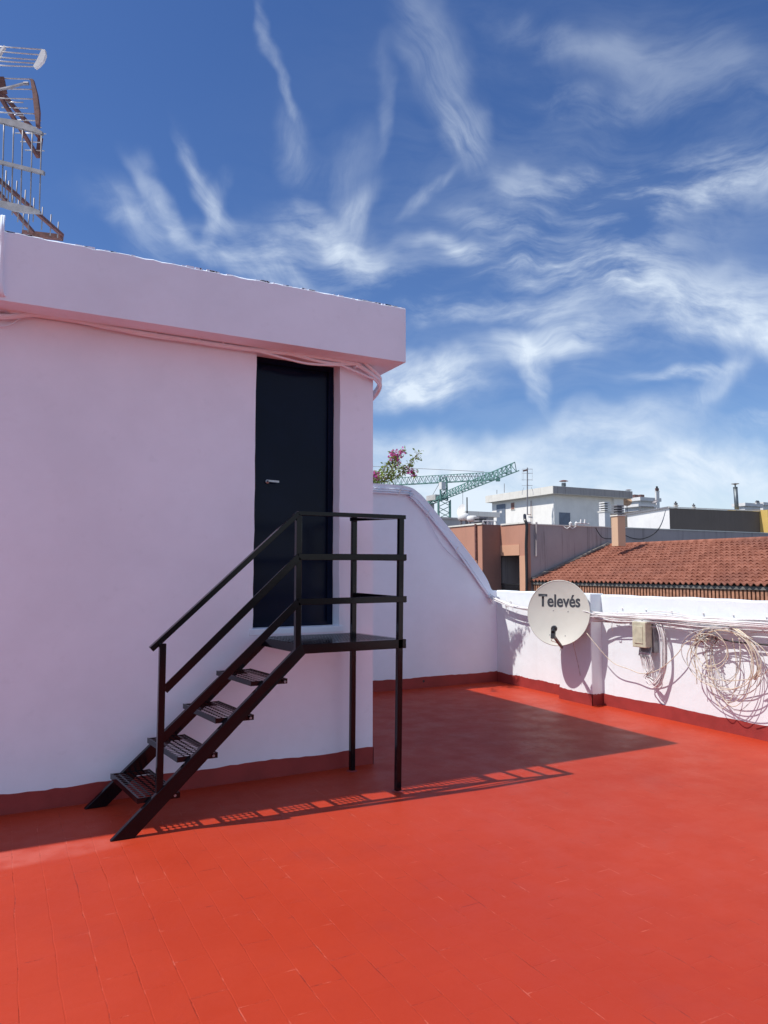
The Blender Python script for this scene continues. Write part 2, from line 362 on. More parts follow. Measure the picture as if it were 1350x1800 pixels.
def tile_mat():
    b = NB('weathered clay roof tiles')
    sc = b.n('ShaderNodeVectorMath', operation='MULTIPLY'); b.l(b.co, sc.inputs[0]); sc.inputs[1].default_value = (1/.317, 1/.2, 0)
    fl = b.n('ShaderNodeVectorMath', operation='FLOOR'); b.l(sc.outputs[0], fl.inputs[0])
    wnn = b.n('ShaderNodeTexWhiteNoise', noise_dimensions='3D'); b.l(fl.outputs[0], wnn.inputs['Vector'])
    col = b.mix(wnn.outputs['Value'], (.25, .092, .058), (.36, .148, .098))
    n1 = b.noise(.5, 7, .65); col = b.mix(b.ramp(n1.outputs['Fac'], .48, .72, 0, .55), col, (.20, .085, .065))
    n2 = b.noise(6, 6, .7); col = b.mix(b.ramp(n2.outputs['Fac'], .58, .8, 0, .5), col, (.46, .28, .20))
    n3 = b.noise(40, 3); b.bump(n3.outputs['Fac'], .3, .004)
    return b.done(col, .85, 0, .25)
M['tile'] = tile_mat()

# ------------------------------------------------------------------ ground, hills, terrace floor
MB().box(-3000, 3000, -3000, 3000, -16.5, -16).build('street_ground', M['soil'])
tag(bpy.data.objects['street_ground'], kind='structure')
def hills():
    mb = MB(); n = 90; top = []; pts = []
    for i in range(n+1):
        a = R(-75 + 150*i/n); h = 120 + 130*abs(math.sin(a*7+1)) + 90*math.sin(a*19+2) + 40*math.sin(a*47)
        w = math.exp(-((math.degrees(a)-6)/5.0)**2); h = max(30, h*.45) + 210*w
        d = FH*math.cos(a) + RT*math.sin(a)
        for dist, z in ((5200, -16), (5800, h*.55-16), (6600, h), (7600, -16)): pts.append(d*dist + Vector((0,0,z)))
    fs = [(i*4+k, (i+1)*4+k, (i+1)*4+k+1, i*4+k+1) for i in range(n) for k in range(3)]
    o = mb.add(pts, fs).build('hills', M['hill'], smooth=True); tag(o, kind='structure')
hills()
o = MB().box(-6.5, 6.52, -4.2, 9.4, -.35, 0).build('terrace_floor', M['floor']); tag(o, kind='structure')

# ------------------------------------------------------------------ rooftop hut (stairwell)
YF = 5.51; XR = 2.81; SOF = 3.375
hut = empty('stairwell_hut', (0, YF, 0), 'white plastered rooftop stairwell hut with overhanging flat slab and dark raised door', 'building')
DX0, DX1, DZ0, DZ1, DREC = 1.762, 2.497, 1.145, 3.352, .14
def grid_wall(mb, x0, x1, z0, z1, y):   # softly uneven front plaster surface
    return mb
w = MB()
# wall with a real door opening: front slab 0.2 thick in four pieces joined edge to edge as one polygon ring
def ring(outer, inner, y, flip=False):
    o4 = [(outer[0], y, outer[2]), (outer[1], y, outer[2]), (outer[1], y, outer[3]), (outer[0], y, outer[3])]
    i4 = [(inner[0], y, inner[2]), (inner[1], y, inner[2]), (inner[1], y, inner[3]), (inner[0], y, inner[3])]
    return o4 + i4, [(k, (k+1) % 4, 4+(k+1) % 4, 4+k) for k in range(4)]
# wobbly opening edge
def wob_open():
    pts = []
    def seg(a, b, n):
        for i in range(n):
            t = i/n; p = Vector(a).lerp(Vector(b), t); pts.append(Vector((p.x + random.uniform(-.003, .003), 0, p.z + random.uniform(-.003, .003))))
    seg((DX0,0,DZ0), (DX1,0,DZ0), 8); seg((DX1,0,DZ0), (DX1,0,DZ1), 20); seg((DX1,0,DZ1), (DX0,0,DZ1), 8); seg((DX0,0,DZ1), (DX0,0,DZ0), 20)
    return pts
op = wob_open(); NO = len(op)
outer = []
for i, p in enumerate(op):   # outer ring loop with matching count
    if i < 8: q = (-6 + (XR+6)*i/8, 0)
    elif i < 28: q = (XR, SOF*(i-8)/20)
    elif i < 36: q = (XR - (XR+6)*(i-28)/8, SOF)
    else: q = (-6, SOF*(1-(i-36)/20))
    outer.append(Vector((q[0], 0, q[1])))
vs = [(p.x, YF, p.z) for p in outer] + [(p.x, YF, p.z) for p in op] + [(p.x, YF+.22, p.z) for p in op]
fs = []
for i in range(NO):
    j = (i+1) % NO
    fs += [(i, j, NO+j, NO+i), (NO+i, NO+j, 2*NO+j, 2*NO+i)]
w.add(vs, fs)
w.add([(XR,YF,0),(XR,YF,SOF),(XR,8.95,SOF),(XR,8.95,0),(-6,YF,0),(-6,YF,SOF),(-6,8.95,SOF),(-6,8.95,0)],
      [(0,3,2,1),(4,5,6,7),(3,7,6,2)])
w.build('wall', M['white'], hut)
# slab: fascia with slightly chipped top arris
def slab():
    me_b = MB(); X0, X1, Y0, Y1, Z0, Z1 = -6.3, 2.995, 5.26, 9.08, SOF-.008, 3.84
    n = 160; vs = []; fs = []
    for i in range(n+1):
        x = X0 + (X1-X0)*i/n; dz = random.uniform(-.004, .003) if 0 < i < n else 0
        b = random.uniform(.006, .016)
        vs += [(x, Y0, Z0), (x, Y0, Z1-b+dz), (x, Y0+b*1.2, Z1+dz), (x, Y1, Z1), (x, Y1, Z0)]
    for i in range(n):
        for k in range(5): fs.append((i*5+k, i*5+(k+1) % 5, (i+1)*5+(k+1) % 5, (i+1)*5+k))
    fs += [(0,1,2,3,4), tuple(n*5+k for k in (4,3,2,1,0))]
    return me_b.add(vs, fs)
ms = slab()
for i in range(70):      # little white crusts of old coating along the edge
    x = random.uniform(-.4, 2.95); l = random.uniform(.01, .07)
    ms.box(x, x+l, 5.266, 5.30, 3.830, 3.838 + random.uniform(.002, .008))
ms.build('roof_slab', M['white'], hut)
# skirting
def skirt(a, b, nrm, h=.135, th=.006, seed=1, parent=None, name='skirting', lab=None, n=60):
    rnd = random.Random(seed); a, b, nrm = Vector(a), Vector(b), Vector(nrm).normalized(); vs = []; fs = []
    for i in range(n+1):
        p = a.lerp(b, i/n); hh = h + rnd.uniform(-.004, .004) + .005*math.sin(i*.35+seed)
        vs += [p, p + nrm*th, p + nrm*th + Vector((0,0,hh-.002)), p + Vector((0,0,hh))]
    for i in range(n):
        for k in range(4): fs.append((i*4+k, i*4+(k+1) % 4, (i+1)*4+(k+1) % 4, (i+1)*4+k))
    fs += [(0,1,2,3), tuple(n*4+k for k in (3,2,1,0))]
    return MB().add(vs, fs).build(name, M['band'], parent)
skirt((-6, YF, 0), (XR+.006, YF, 0), (0,-1,0), .132, seed=2, parent=hut, n=160)
skirt((XR, YF-.006, 0), (XR, 8.6, 0), (1,0,0), .135, seed=3, parent=hut)
# door
yd = YF + DREC
dr = MB().box(DX0+.045, DX1-.045, yd+.012, yd+.05, DZ0+.03, DZ1-.04).build('door', M['door'], hut, bevel=.003)
fm = MB(); fm.box(DX0+.001, DX0+.05, yd-.01, yd+.06, DZ0+.002, DZ1-.002); fm.box(DX1-.05, DX1-.001, yd-.01, yd+.06, DZ0+.002, DZ1-.002)
fm.box(DX0+.05, DX1-.05, yd-.01, yd+.06, DZ1-.05, DZ1-.002); fm.box(DX0+.05, DX1-.05, yd-.016, yd+.06, DZ0+.002, DZ0+.034)
fm.build('door_frame', M['door'], hut)
hp = pY(468, 846, yd); hd = MB()
hd.lathe([(0,0),(.016,0),(.016,.01),(.009,.012),(.009,.05),(0,.05)], (hp.x+.012, yd+.012, hp.z), 12, (0,-1,0))
hd.bar((hp.x+.005, yd-.038, hp.z), (hp.x+.095, yd-.038, hp.z-.003), .012, .016)
hd.build('handle', M['steel'], dr)
MB().box(DX0-.03, DX1+.04, YF-.005, YF+.13, DZ0-.05, DZ0+.002).build('door_sill', M['white'], hut, bevel=.004)

# ------------------------------------------------------------------ steel stair
st = empty('steel_staircase', (.7, 5.1, 0), 'black painted steel staircase with perforated treads and railed landing below the dark door', 'staircase')
SH = -.11; YN, YB = 4.728, 5.41
def sx(x, y): return x + SH*(y-YN)
K = M['black']
def stringer(y0, y1, name='stringer', toe=0):
    d = SH*(y0-YN)
    if toe:
        MB().prism([(.643, y0-toe, 0), (.780, y0-toe, 0), (1.892, y0, 1.028), (1.862, y0, 1.102)], (0, y1-y0, 0)).build(name, K, st, bevel=.004, seg=2); return
    MB().prism([(.641+d, y0, 0), (.778+d, y0, 0), (1.892+d, y0, 1.028), (1.862+d, y0, 1.102)], (SH*(y1-y0), y1-y0, 0)).build(name, K, st, bevel=.003)
stringer(YN, YN+.04, toe=.055); stringer(YB-.04, YB)
def grating(c00, c10, c11, c01, nx, ny, th, fr, parent, name):
    c = [Vector(p) for p in (c00, c10, c11, c01)]; cz = c[0].z
    def bl(u, v): return c[0]*(1-u)*(1-v) + c[1]*u*(1-v) + c[2]*u*v + c[3]*(1-u)*v
    vs = []; fs = []
    mu = fr/(c[1]-c[0]).length; mv = fr/(c[3]-c[0]).length
    for side, dz in ((0, 0), (1, -th)):
        gi = {}
        for j in range(ny+1):
            for i in range(nx+1):
                gi[i, j] = len(vs); p = bl(mu + (1-2*mu)*i/nx, mv + (1-2*mv)*j/ny); vs.append((p.x, p.y, p.z+dz))
        # margin ring
        oc = []
        for (u, v) in ((0,0),(1,0),(1,1),(0,1)):
            oc.append(len(vs)); p = bl(u, v); vs.append((p.x, p.y, p.z+dz))
        fs += [(oc[0], oc[1]) + tuple(gi[i, 0] for i in range(nx, -1, -1)), (oc[1], oc[2]) + tuple(gi[nx, j] for j in range(ny, -1, -1)),
               (oc[2], oc[3]) + tuple(gi[i, ny] for i in range(0, nx+1)), (oc[3], oc[0]) + tuple(gi[0, j] for j in range(0, ny+1))]
        if side == 0: oc0 = oc
        else: fs += [(oc0[k], oc0[(k+1) % 4], oc[(k+1) % 4], oc[k]) for k in range(4)]
        for j in range(ny):
            for i in range(nx):
                h = []
                for k in range(8):
                    a = math.pi/8 + k*math.pi/4; u = .5 + .455*math.cos(a); v = .5 + .44*math.sin(a)
                    p = bl(mu + (1-2*mu)*(i+u)/nx, mv + (1-2*mv)*(j+v)/ny); h.append(len(vs)); vs.append((p.x, p.y, p.z+dz))
                q = [gi[i+1, j+1], gi[i, j+1], gi[i, j], gi[i+1, j]]
                # corner k near angle 45,135,225,315 -> octagon verts (0,1),(2,3),(4,5),(6,7)
                for k in range(4):
                    fs.append((q[k], h[2*k+1], h[2*k])); fs.append((q[k], q[(k+1) % 4], h[(2*k+2) % 8], h[2*k+1]))
                if side == 0: gi['h', i, j] = h
                else:
                    h0 = G0['h', i, j]; fs += [(h0[k], h0[(k+1) % 8], h[(k+1) % 8], h[k]) for k in range(8)]
        if side == 0: G0 = gi
    me = bpy.data.meshes.new(name); me.from_pydata(vs, [], fs)
    bm = bmesh.new(); bm.from_mesh(me); bmesh.ops.recalc_face_normals(bm, faces=bm.faces); bm.to_mesh(me); bm.free()
    return link(name, me, K, parent)
for k, (x0, z) in enumerate(((.797, .214), (1.035, .428), (1.277, .643), (1.515, .862))):
    x1 = x0 + .258; y0, y1 = YN+.040-.055*(1-(x0-.65)/1.2), YB-.042
    t = grating((sx(x0,y0),y0,z), (sx(x1,y0),y0,z), (sx(x1,y1),y1,z), (sx(x0,y1),y1,z), 6, 14, .002, .012, st, 'tread')
    f = MB()
    for xx in (x0+.003, x1-.003): f.bar((sx(xx,y0), y0, z-.013), (sx(xx,y1), y1, z-.013), .006, .034)
    for yy in (y0+.003, y1-.003): f.bar((sx(x0+.007,yy), yy, z-.014), (sx(x1-.007,yy), yy, z-.014), .006, .032)
    f.build('tread_frame', K, t)
    b = MB()
    for yy, dd in ((YN-.004, -1), (YN+.05, 1)): b.lathe([(0,0),(.009,0),(.009,.006),(0,.006)], (sx(x1-.03, YN), yy, z-.012), 6, (0,dd,0))
    b.each('bolt', M['greysteel'], t)
ZL = 1.095
f0 = (1.865, YN+.03); f1 = (2.655, YN+.03)
lg = grating((1.87,YN+.04,ZL), (2.655,YN+.04,ZL), (2.565,YB-.02,ZL), (1.79,YB-.02,ZL), 16, 13, .002, .014, st, 'landing_grating')
lf = MB(); lf.bar((1.865, YN+.02, ZL-.034), (2.69, YN+.02, ZL-.034), .04, .066)
lf.bar((1.80, YB, ZL-.034), (2.60, YB, ZL-.034), .04, .066)
lf.bar((2.67, YN+.041, ZL-.034), (2.59, YB-.021, ZL-.034), .04, .064)
lf.bar((1.865, YN+.041, ZL-.036), (1.80, YB-.021, ZL-.036), .03, .058)
lf.build('landing_frame', K, st, bevel=.002)
def post(x, y, z0, z1, lean=0, name='post', w=.04): MB().bar((x-lean, y, z0), (x, y, z1), w, w, (0,1,0)).build(name, K, st, bevel=.002)
post(2.657, YN+.02, 0, 2.0, .03, 'leg'); post(2.575, YB-.02, 0, 2.02, .012, 'leg')
post(1.838, YN+.02, 1.05, 1.985); post(.925, YN-.015, .225, 1.145)
for (x, y) in ((2.627, YN+.02), (2.563, YB-.02)):
    m = MB(); m.lathe([(0,.006),(.035,.006),(.045,0),(0,0)], (x, y, .001), 9); m.build('paint_blob', M['band'], st)
def rail(p, q, w, h, name='rail'): MB().bar(p, q, w, h).build(name, K, st, bevel=.002)
yr = YN+.02
rail((.862, yr, 1.108), (1.835, yr, 1.998), .045, .034, 'handrail')
rail((1.83, yr, 2.0), (2.69, yr, 2.0), .045, .03, 'handrail'); rail((2.662, yr+.022, 2.002), (2.57, YB+.01, 2.022), .045, .03, 'handrail')
def mid(z0, x0, z1):
    rail((x0, YN-.004, z0), (1.836, YN-.004, z1), .014, .05); rail((1.832, YN-.004, z1), (2.69, YN-.004, z1+.004), .014, .045)
    rail((2.685, YN+.004, z1), (2.60, YB, z1+.012), .014, .045)
mid(.853, .945, 1.695); mid(.547, .93, 1.385)

# ------------------------------------------------------------------ back wall with sloping top
bw = empty('sloping_wall', (4.6, 8.67, 0), 'white rendered boundary wall whose top slopes down beside the hut, seen behind the stair landing', 'wall')
prof = [(2.811,2.78),(4.4,2.775),(4.81,2.775),(5.0,2.75),(5.1,2.70),(5.22,2.61),(5.45,2.38),(5.74,2.09),(6.03,1.78),(6.2,1.58),(6.29,1.45),(6.34,1.345),(6.38,1.312)]
pp = smooth_path([(x, 0, z) for x, z in prof], 3)
poly = [(p.x, 8.67, p.z) for p in pp] + [(6.455, 8.67, 1.31), (6.455, 8.67, 0), (2.811, 8.67, 0)]
MB().prism(poly, (0, .24, 0)).build('wall', M['white'], bw)
inn = [(2.811,2.655),(4.81,2.66),(4.97,2.62),(5.1,2.53),(5.36,2.28),(5.74,1.88),(6.22,1.3),(6.36,1.12)]
pi = smooth_path([(x, 0, z) for x, z in inn], 3)
cop = [(p.x, 8.645, p.z-.004) for p in pp[:-1]] + [(p.x, 8.645, p.z) for p in reversed(pi)]
MB().prism(cop, (0, .024, 0)).build('coping', M['white'], bw)
cb = MB()
for r, off in ((.011, .035), (.009, .012), (.007, -.012)):
    cb.tube([(p.x, 8.634 - random.uniform(0,.012), p.z - off + .03 + .006*math.sin(i*.9+off*90)) for i, p in enumerate(pi)], r, 6)
cb.tube(smooth_path([(5.25,8.635,2.33),(5.5,8.64,1.96),(5.72,8.64,1.78),(5.9,8.635,1.66)], 6), .006, 5)
cb.build('painted_cable', M['white'], bw, smooth=True)
cl = MB()
for i in range(3, len(pi)-2, 4): p = pi[i]; cl.bar((p.x-.02, 8.628, p.z-.03), (p.x+.025, 8.628, p.z+.06), .012, .012)
cl.each('cable_clip', M['cable'], bw)
skirt((2.816, 8.67, 0), (6.45, 8.67, 0), (0,-1,0), .145, seed=5, parent=bw)
MB().lathe([(.0,.001),(.012,.001),(.014,.004),(.018,.004)], (5.2, 8.664, .09), 10, (0,-1,0)).build('drain_hole', M['dkplastic'], bw)

# ------------------------------------------------------------------ parapet
pw = empty('parapet_wall', (6.45, 3, 0), 'low white parapet wall with red skirting and cables along the right side of the terrace', 'wall')
def para():
    n = 90; vs = []; fs = []
    for i in range(n+1):
        y = 8.668 + (-4.2-8.668)*i/n; dz = .004*math.sin(i*1.7)+random.uniform(-.004,.004); dx = .004*math.sin(i*.6)
        xf = 6.452 + dx
        vs += [(xf+.0, y, 0), (xf, y, 1.296+dz), (xf+.016, y, 1.312+dz), (6.60, y, 1.31+dz), (6.60, y, -.34), (6.53, y, -.34), (6.53, y, -.01)]
    m = 7
    for i in range(n):
        for k in range(m): fs.append((i*m+k, i*m+(k+1) % m, (i+1)*m+(k+1) % m, (i+1)*m+k))
    fs += [tuple(range(m)), tuple(n*m+k for k in reversed(range(m)))]
    return MB().add(vs, fs)
para().build('wall', M['white_par'], pw)
MB().box(6.28, 6.50, 6.58, 7.15, 0, 1.322).build('pier', M['white_par'], pw, bevel=.006)
skirt((6.452, 8.67, 0), (6.452, 7.15, 0), (-1,0,0), .138, th=.009, seed=7, parent=pw)
skirt((6.28, 7.156, 0), (6.28, 6.574, 0), (-1,0,0), .138, seed=8, parent=pw, n=16)
skirt((6.274, 6.58, 0), (6.455, 6.58, 0), (0,-1,0), .138, seed=9, parent=pw, n=10)
skirt((6.452, 6.58, 0), (6.452, -4.2, 0), (-1,0,0), .140, th=.009, seed=10, parent=pw, n=150)

# cable run along the parapet
cr_ = empty('cable_run', (6.4, 6, 1.08), 'thick bundle of white cables running level along the parapet wall behind the satellite dish', 'cables')
def par_path(dx, dz, wob, seed, y_end=-1.0, sag=0):
    rnd = random.Random(seed); out = []
    base = [(6.375,8.62,1.22),(6.385,8.4,1.155),(6.39,8.0,1.09),(6.39,7.4,1.075),(6.36,7.2,1.07),(6.235,7.12,1.065),(6.235,6.62,1.06),(6.34,6.48,1.06),(6.39,6.2,1.06),(6.39,5.6,1.075),(6.39,5.0,1.07),(6.39,4.4,1.075),(6.39,3.5,1.08),(6.39,2,1.08),(6.39,y_end,1.08)]
    for i, (x, y, z) in enumerate(base):
        out.append((x - (dx*.3 if 3 < i < 7 else dx) - rnd.uniform(0, wob*.3), y, z + dz*(.35 if i < 6 else 1) + rnd.uniform(-wob, wob) * (.25 if i < 6 else 1)))
    return smooth_path(out, 7)
for k in range(18):
    r = random.choice([.0055, .0065, .0075]); big = k in (0, 5)
    MB().tube(par_path(random.uniform(0, .10), random.uniform(-.05, .055), .018 if k % 3 else .034, 100+k), .011 if big else r, 6).build(
        'cable', M['cable_grey'] if k in (3, 9) else M['cable'], cr_, smooth=True)
for k in range(5):
    y0 = 6.35 - random.random()*.9; y1 = y0 - random.uniform(.7, 1.8); z = 1.05 + random.uniform(-.02, .04); s = random.uniform(.03, .09)*random.choice((1,-1))
    MB().tube(smooth_path([(6.39, y0, z), (6.35, (y0*2+y1)/3, z+s), (6.37, (y0+2*y1)/3, z+s*.5), (6.39, y1, z+.02)], 8), .005, 5).build('cable', M['cable'], cr_, smooth=True)
m = MB()
for y in (8.3, 7.6, 6.9, 6.2, 5.85, 5.5, 5.1, 4.75, 4.4, 4.0):
    x = 6.225 if 6.58 < y < 7.15 else 6.38
    m.bar((x-.03, y, 1.02), (x-.03, y+.02, 1.13), .008, .008); m.lathe([(0,0),(.008,0),(.008,.02),(0,.02)], (6.452 if x > 6.3 else 6.28, y+.03, 1.16), 6, (-1,0,0))
m.each('cable_clip', M['cable'], cr_)
# dry twigs/ties stuck in the run near the corner
tw = MB(); c0 = pX(893, 1068, 6.36)
for a, b in (((-.02,0,0),(.0,.04,.14)), ((0,0,.02),(-.02,-.03,-.09)), ((0,.02,.02),(.0,-.07,.09)), ((0,0,.05),(0,.05,-.02))): tw.tube([c0+Vector(a), c0+Vector(b)], .004, 4)
tw.build('wire_tie', M['cable'], cr_)

# cables under the hut soffit
hc = empty('wall_cables', (1, 5.46, 3.3), 'pale painted cables clipped to the hut wall just under the overhanging slab', 'cables')
YC = 5.462
def hpath(px, y=YC, dy=0): return smooth_path([pY(a, b+dy, y) for a, b in px], 8)
wrap = [(2.845,5.49,3.25),(2.86,5.6,3.20)]
runs = [([(-60,505),(0,517),(22,537),(75,541),(140,552),(270,573),(450,598),(560,616),(630,628)], .016, [(2.80,5.452,3.30),(2.86,5.475,3.26),(2.875,5.56,3.19),(2.84,5.68,3.13),(2.825,5.8,3.11)]),
        ([(-60,515),(0,535),(25,549),(70,547),(110,556),(270,581),(450,609),(570,637),(625,640)], .013, [(2.79,5.46,3.27),(2.86,5.48,3.22),(2.87,5.58,3.16),(2.82,5.75,3.12)]),
        ([(-60,545),(0,556),(60,553),(110,558),(200,577),(330,598),(440,614),(560,628),(630,641)], .018, [(2.77,5.46,3.28),(2.85,5.47,3.23),(2.885,5.55,3.17),(2.86,5.66,3.10)]),
        ([(-60,545),(0,559),(80,553),(130,563),(260,590),(420,611),(470,622),(540,639),(600,642)], .010, [(2.80,5.46,3.24),(2.86,5.49,3.19),(2.86,5.6,3.13)]),
        ([(100,549),(200,566),(330,588),(450,605),(530,615),(600,628)], .006, [(2.79,5.46,3.29),(2.84,5.5,3.25)])]
for px, r, tail in runs: MB().tube(hpath(px) + smooth_path(tail, 6), r, 7).build('cable', M['white'], hc, smooth=True)
MB().tube(smooth_path([pY(0,575,5.49), pY(20,570,5.48), pY(45,552,5.475), pY(70,548,5.47)], 6), .004, 5).build('cable', M['white'], hc, smooth=True)
for dx, r, c in ((0, .011, 'white'), (6, .008, 'white'), (-7, .006, 'cable_grey')):
    pts = [pY(4+dx*.6, 380, 5.30), pY(3+dx*.5, 398, 5.236), pY(3+dx*.4, 430, 5.236), pY(1+dx*.4, 470, 5.236), pY(2+dx*.4, 512, 5.236), pY(6+dx, 523, 5.29), pY(22+dx, 540, 5.44), pY(60, 545, 5.462)]
    MB().tube(smooth_path(pts, 6), r, 6).build('cable', M[c], hc, smooth=True)
m = MB()
for x, y in ((78,545),(205,567),(274,580),(350,594),(392,601),(492,612),(536,624),(600,634),(627,640)):
    p = pY(x, y, 5.455); m.box(p.x-.008, p.x+.008, 5.448, 5.505, p.z-.03, p.z+.028); m.tube([(p.x, 5.45, p.z+.02), (p.x+.03, 5.44, p.z+.032)], .003, 4)
m.each('cable_clip', M['white'], hc)

# ------------------------------------------------------------------ satellite dish
DC = pX(981, 1077, 6.02); nrm = Vector((-1.0, -.60, .20)).normalized()
dish = empty('satellite_dish', DC, 'round cream satellite dish with dark lettering mounted on the parapet pier', 'satellite dish')
side = Vector((0,0,1)).cross(nrm).normalized(); dup_ = nrm.cross(side).normalized()     # side = image right-ish
if side.dot(RT) < 0: side = -side
RD = .383; DEP = .06
def onD(u, v, o=0): rr = (u*u + v*v)/(RD*RD); return DC + side*u + dup_*v*1.03 + nrm*(DEP*(rr-1) + o)
m = MB(); n = 56; rings = 12; vs = []; fs = []
for th in (0, -.004):
    b = len(vs); vs.append(onD(0, 0, th))
    for j in range(1, rings+1):
        for k in range(n): a = 2*math.pi*k/n; r = RD*j/rings; vs.append(onD(r*math.cos(a), r*math.sin(a), th))
    for k in range(n): fs.append((b, b+1+k, b+1+(k+1) % n))
    for j in range(rings-1):
        for k in range(n): fs.append((b+1+j*n+k, b+1+j*n+(k+1) % n, b+1+(j+1)*n+(k+1) % n, b+1+(j+1)*n+k))
m.add(vs, fs).build('reflector', M['dish'], dish, smooth=True)
rim = [onD(RD*math.cos(a), RD*math.sin(a), -.004) for a in [2*math.pi*k/n for k in range(n+1)]]
MB().tube(rim, .0065, 6, cap=False).build('rim', M['dish'], dish, smooth=True)
bolts = MB()
for px, py in ((972,1073),(993,1073),(992,1116),(970,1116)):
    p = pX(px, py, DC.x); u = (p-DC).dot(side); v = (p-DC).dot(dup_); bolts.lathe([(0,.004),(.005,.003),(.007,0)], onD(u, v, .001), 8, nrm)
bolts.each('bolt', M['greysteel'], dish)
cu = bpy.data.curves.new('lettering', 'FONT'); cu.body = 'Telev\u00e9s'; cu.size = .176; cu.align_x = 'CENTER'; cu.offset = .0040; cu.extrude = .0; cu.space_character = .98; cu.resolution_u = 5
to = bpy.data.objects.new('tmp', cu); COL.objects.link(to); bpy.context.view_layer.update()
me = bpy.data.meshes.new_from_object(to.evaluated_get(bpy.context.evaluated_depsgraph_get())); bpy.data.objects.remove(to)
bm = bmesh.new(); bm.from_mesh(me); bmesh.ops.triangulate(bm, faces=bm.faces)
bmesh.ops.subdivide_edges(bm, edges=[e for e in bm.edges if e.calc_length() > .03], cuts=2); bmesh.ops.triangulate(bm, faces=bm.faces)
xs = [v.co.x for v in bm.verts]; wid = max(xs)-min(xs); mx = (max(xs)+min(xs))/2; k = .52/wid
for v in bm.verts: v.co = onD((v.co.x-mx)*k, .078 + v.co.y*k*1.18, .0025)
bm.to_mesh(me); bm.free(); me.name = 'lettering'
link('lettering', me, M['lettering'], dish)
# feed arm and LNB in front
base = onD(.035, -RD*.98, -.03); lnb = DC + nrm*.33 - dup_*.30
lp = pD(973, 1108, (lnb-CC).dot(FH)); 
MB().bar(base - nrm*.05 - dup_*.02, lp - dup_*.06, .03, .03, dup_).build('feed_arm', M['brown'], dish, bevel=.003)
ax = (onD(0,0) - lp).normalized()
l = MB(); l.lathe([(0,.075),(.030,.072),(.036,.05),(.034,.02),(.022,.012),(.020,-.05),(0,-.05)], lp, 16, ax)
l.bar(lp - ax*.01, lp - dup_*.085 - ax*.02, .048, .05, ax)
l.build('receiver', M['dkplastic'], dish, smooth=False, bevel=0)
MB().lathe([(.0375,.045),(.0375,.055),(.036,.056)], lp, 16, ax).build('receiver_ring', M['alu'], dish)
MB().tube(smooth_path([lp - dup_*.08, lp - dup_*.12 - side*.02, lp.lerp(base, .6) - side*.015 - dup_*.04, base - dup_*.03, base - dup_*.07 - side*.01], 6), .004, 5).build('feed_cable', M['cable_cream'], dish, smooth=True)
# mount
mt = MB(); bk = onD(0, 0, -.01)
mt.tube([(6.28, bk.y+.05, bk.z-.06), (bk.x+.12, bk.y+.05, bk.z-.06)], .02, 10); mt.tube([(bk.x+.12, bk.y+.05, bk.z-.16), (bk.x+.12, bk.y+.05, bk.z+.12)], .02, 10)
mt.bar(bk - nrm*.02, Vector((bk.x+.12, bk.y+.05, bk.z)), .1, .12); mt.box(6.268, 6.28, bk.y-.06, bk.y+.16, bk.z-.16, bk.z+.04)
mt.build('mount', M['greysteel'], dish)
MB().bar(onD(.30, -.16, -.02), (6.27, DC.y-.34, DC.z-.05), .02, .03).build('brace', M['cable'], dish)

# drooping cables from dish
def wire(name, pts, r, m, label, cat='cable', group=None):
    o = MB().tube(smooth_path(pts, 9), r, 6).build(name, M[m], smooth=True); tag(o, label, cat, group); return o
wire('cable', [onD(.30,-.17,-.03), pX(1045,1130,6.2), pX(1075,1163,6.3), pX(1105,1176,6.33), pX(1130,1184,6.33), pX(1160,1176,6.33), pX(1190,1150,6.34), pX(1205,1130,6.36), pX(1232,1122,6.36)], .005, 'cable_cream',
     'single cream cable sagging from the dish past the junction box to the coil')
wire('cable', [onD(.19,-.33,-.02), pX(1012,1150,6.22), pX(1017,1172,6.262), pX(1020,1188,6.272)], .004, 'cable_grey', 'short thin grey cable hanging from the lower rim of the dish down the pier')

# ------------------------------------------------------------------ junction box
jb = empty('junction_box', (6.4, 5.85, .72), 'beige plastic junction box fixed to the parapet with a loop of white cables below', 'box')
MB().box(6.27, 6.375, 5.74, 5.93, .755, 1.035).build('cover', M['beige'], jb, bevel=.012, seg=3)
MB().box(6.262, 6.271, 5.775, 5.895, .80, .99).build('cover_panel', M['beige'], jb, bevel=.003)
MB().box(6.376, 6.452, 5.72, 5.90, .70, 1.02).build('back_plate', M['greysteel'], jb, bevel=.004)
g = MB()
for i in range(9): y = 5.73 + i*.02; g.tube([(6.35, y, .76), (6.33, y+.004, .66 - .03*random.random())], .007, 6)
g.each('connector', M['greysteel'], jb)
for i in range(13):
    a = random.uniform(-.03, .03); y = 5.74 + i*.012; w_ = random.uniform(-.02, .02); zb = .34 + random.uniform(-.03, .09); xo = random.uniform(6.31, 6.40)
    MB().tube(smooth_path([(6.33, y, .70), (xo, y-.02+a, .55), (xo, 5.81+w_, .44), (xo-.01, 5.76+w_, zb+.02), (xo-.02, 5.69+w_, zb), (xo, 5.62+w_*.6, zb+.09),
             (xo, 5.575+w_*.8, .60), (xo, 5.57+w_, .85), (xo, 5.60+w_, .98), (6.37, 5.68+w_*2, 1.05), (6.385, 5.85+a, 1.07)], 7), .0048, 5).build('loop_cable', M['cable_grey'] if i in (4, 9) else M['cable'], jb, smooth=True)
for i in range(3):
    MB().tube(smooth_path([(6.385, 6.30+i*.04, 1.06), (6.32, 6.28, .97), (6.36, 6.31+i*.02, .90)], 5), .005, 5).build('loop_cable', M['cable'], jb, smooth=True) if i < 1 else None

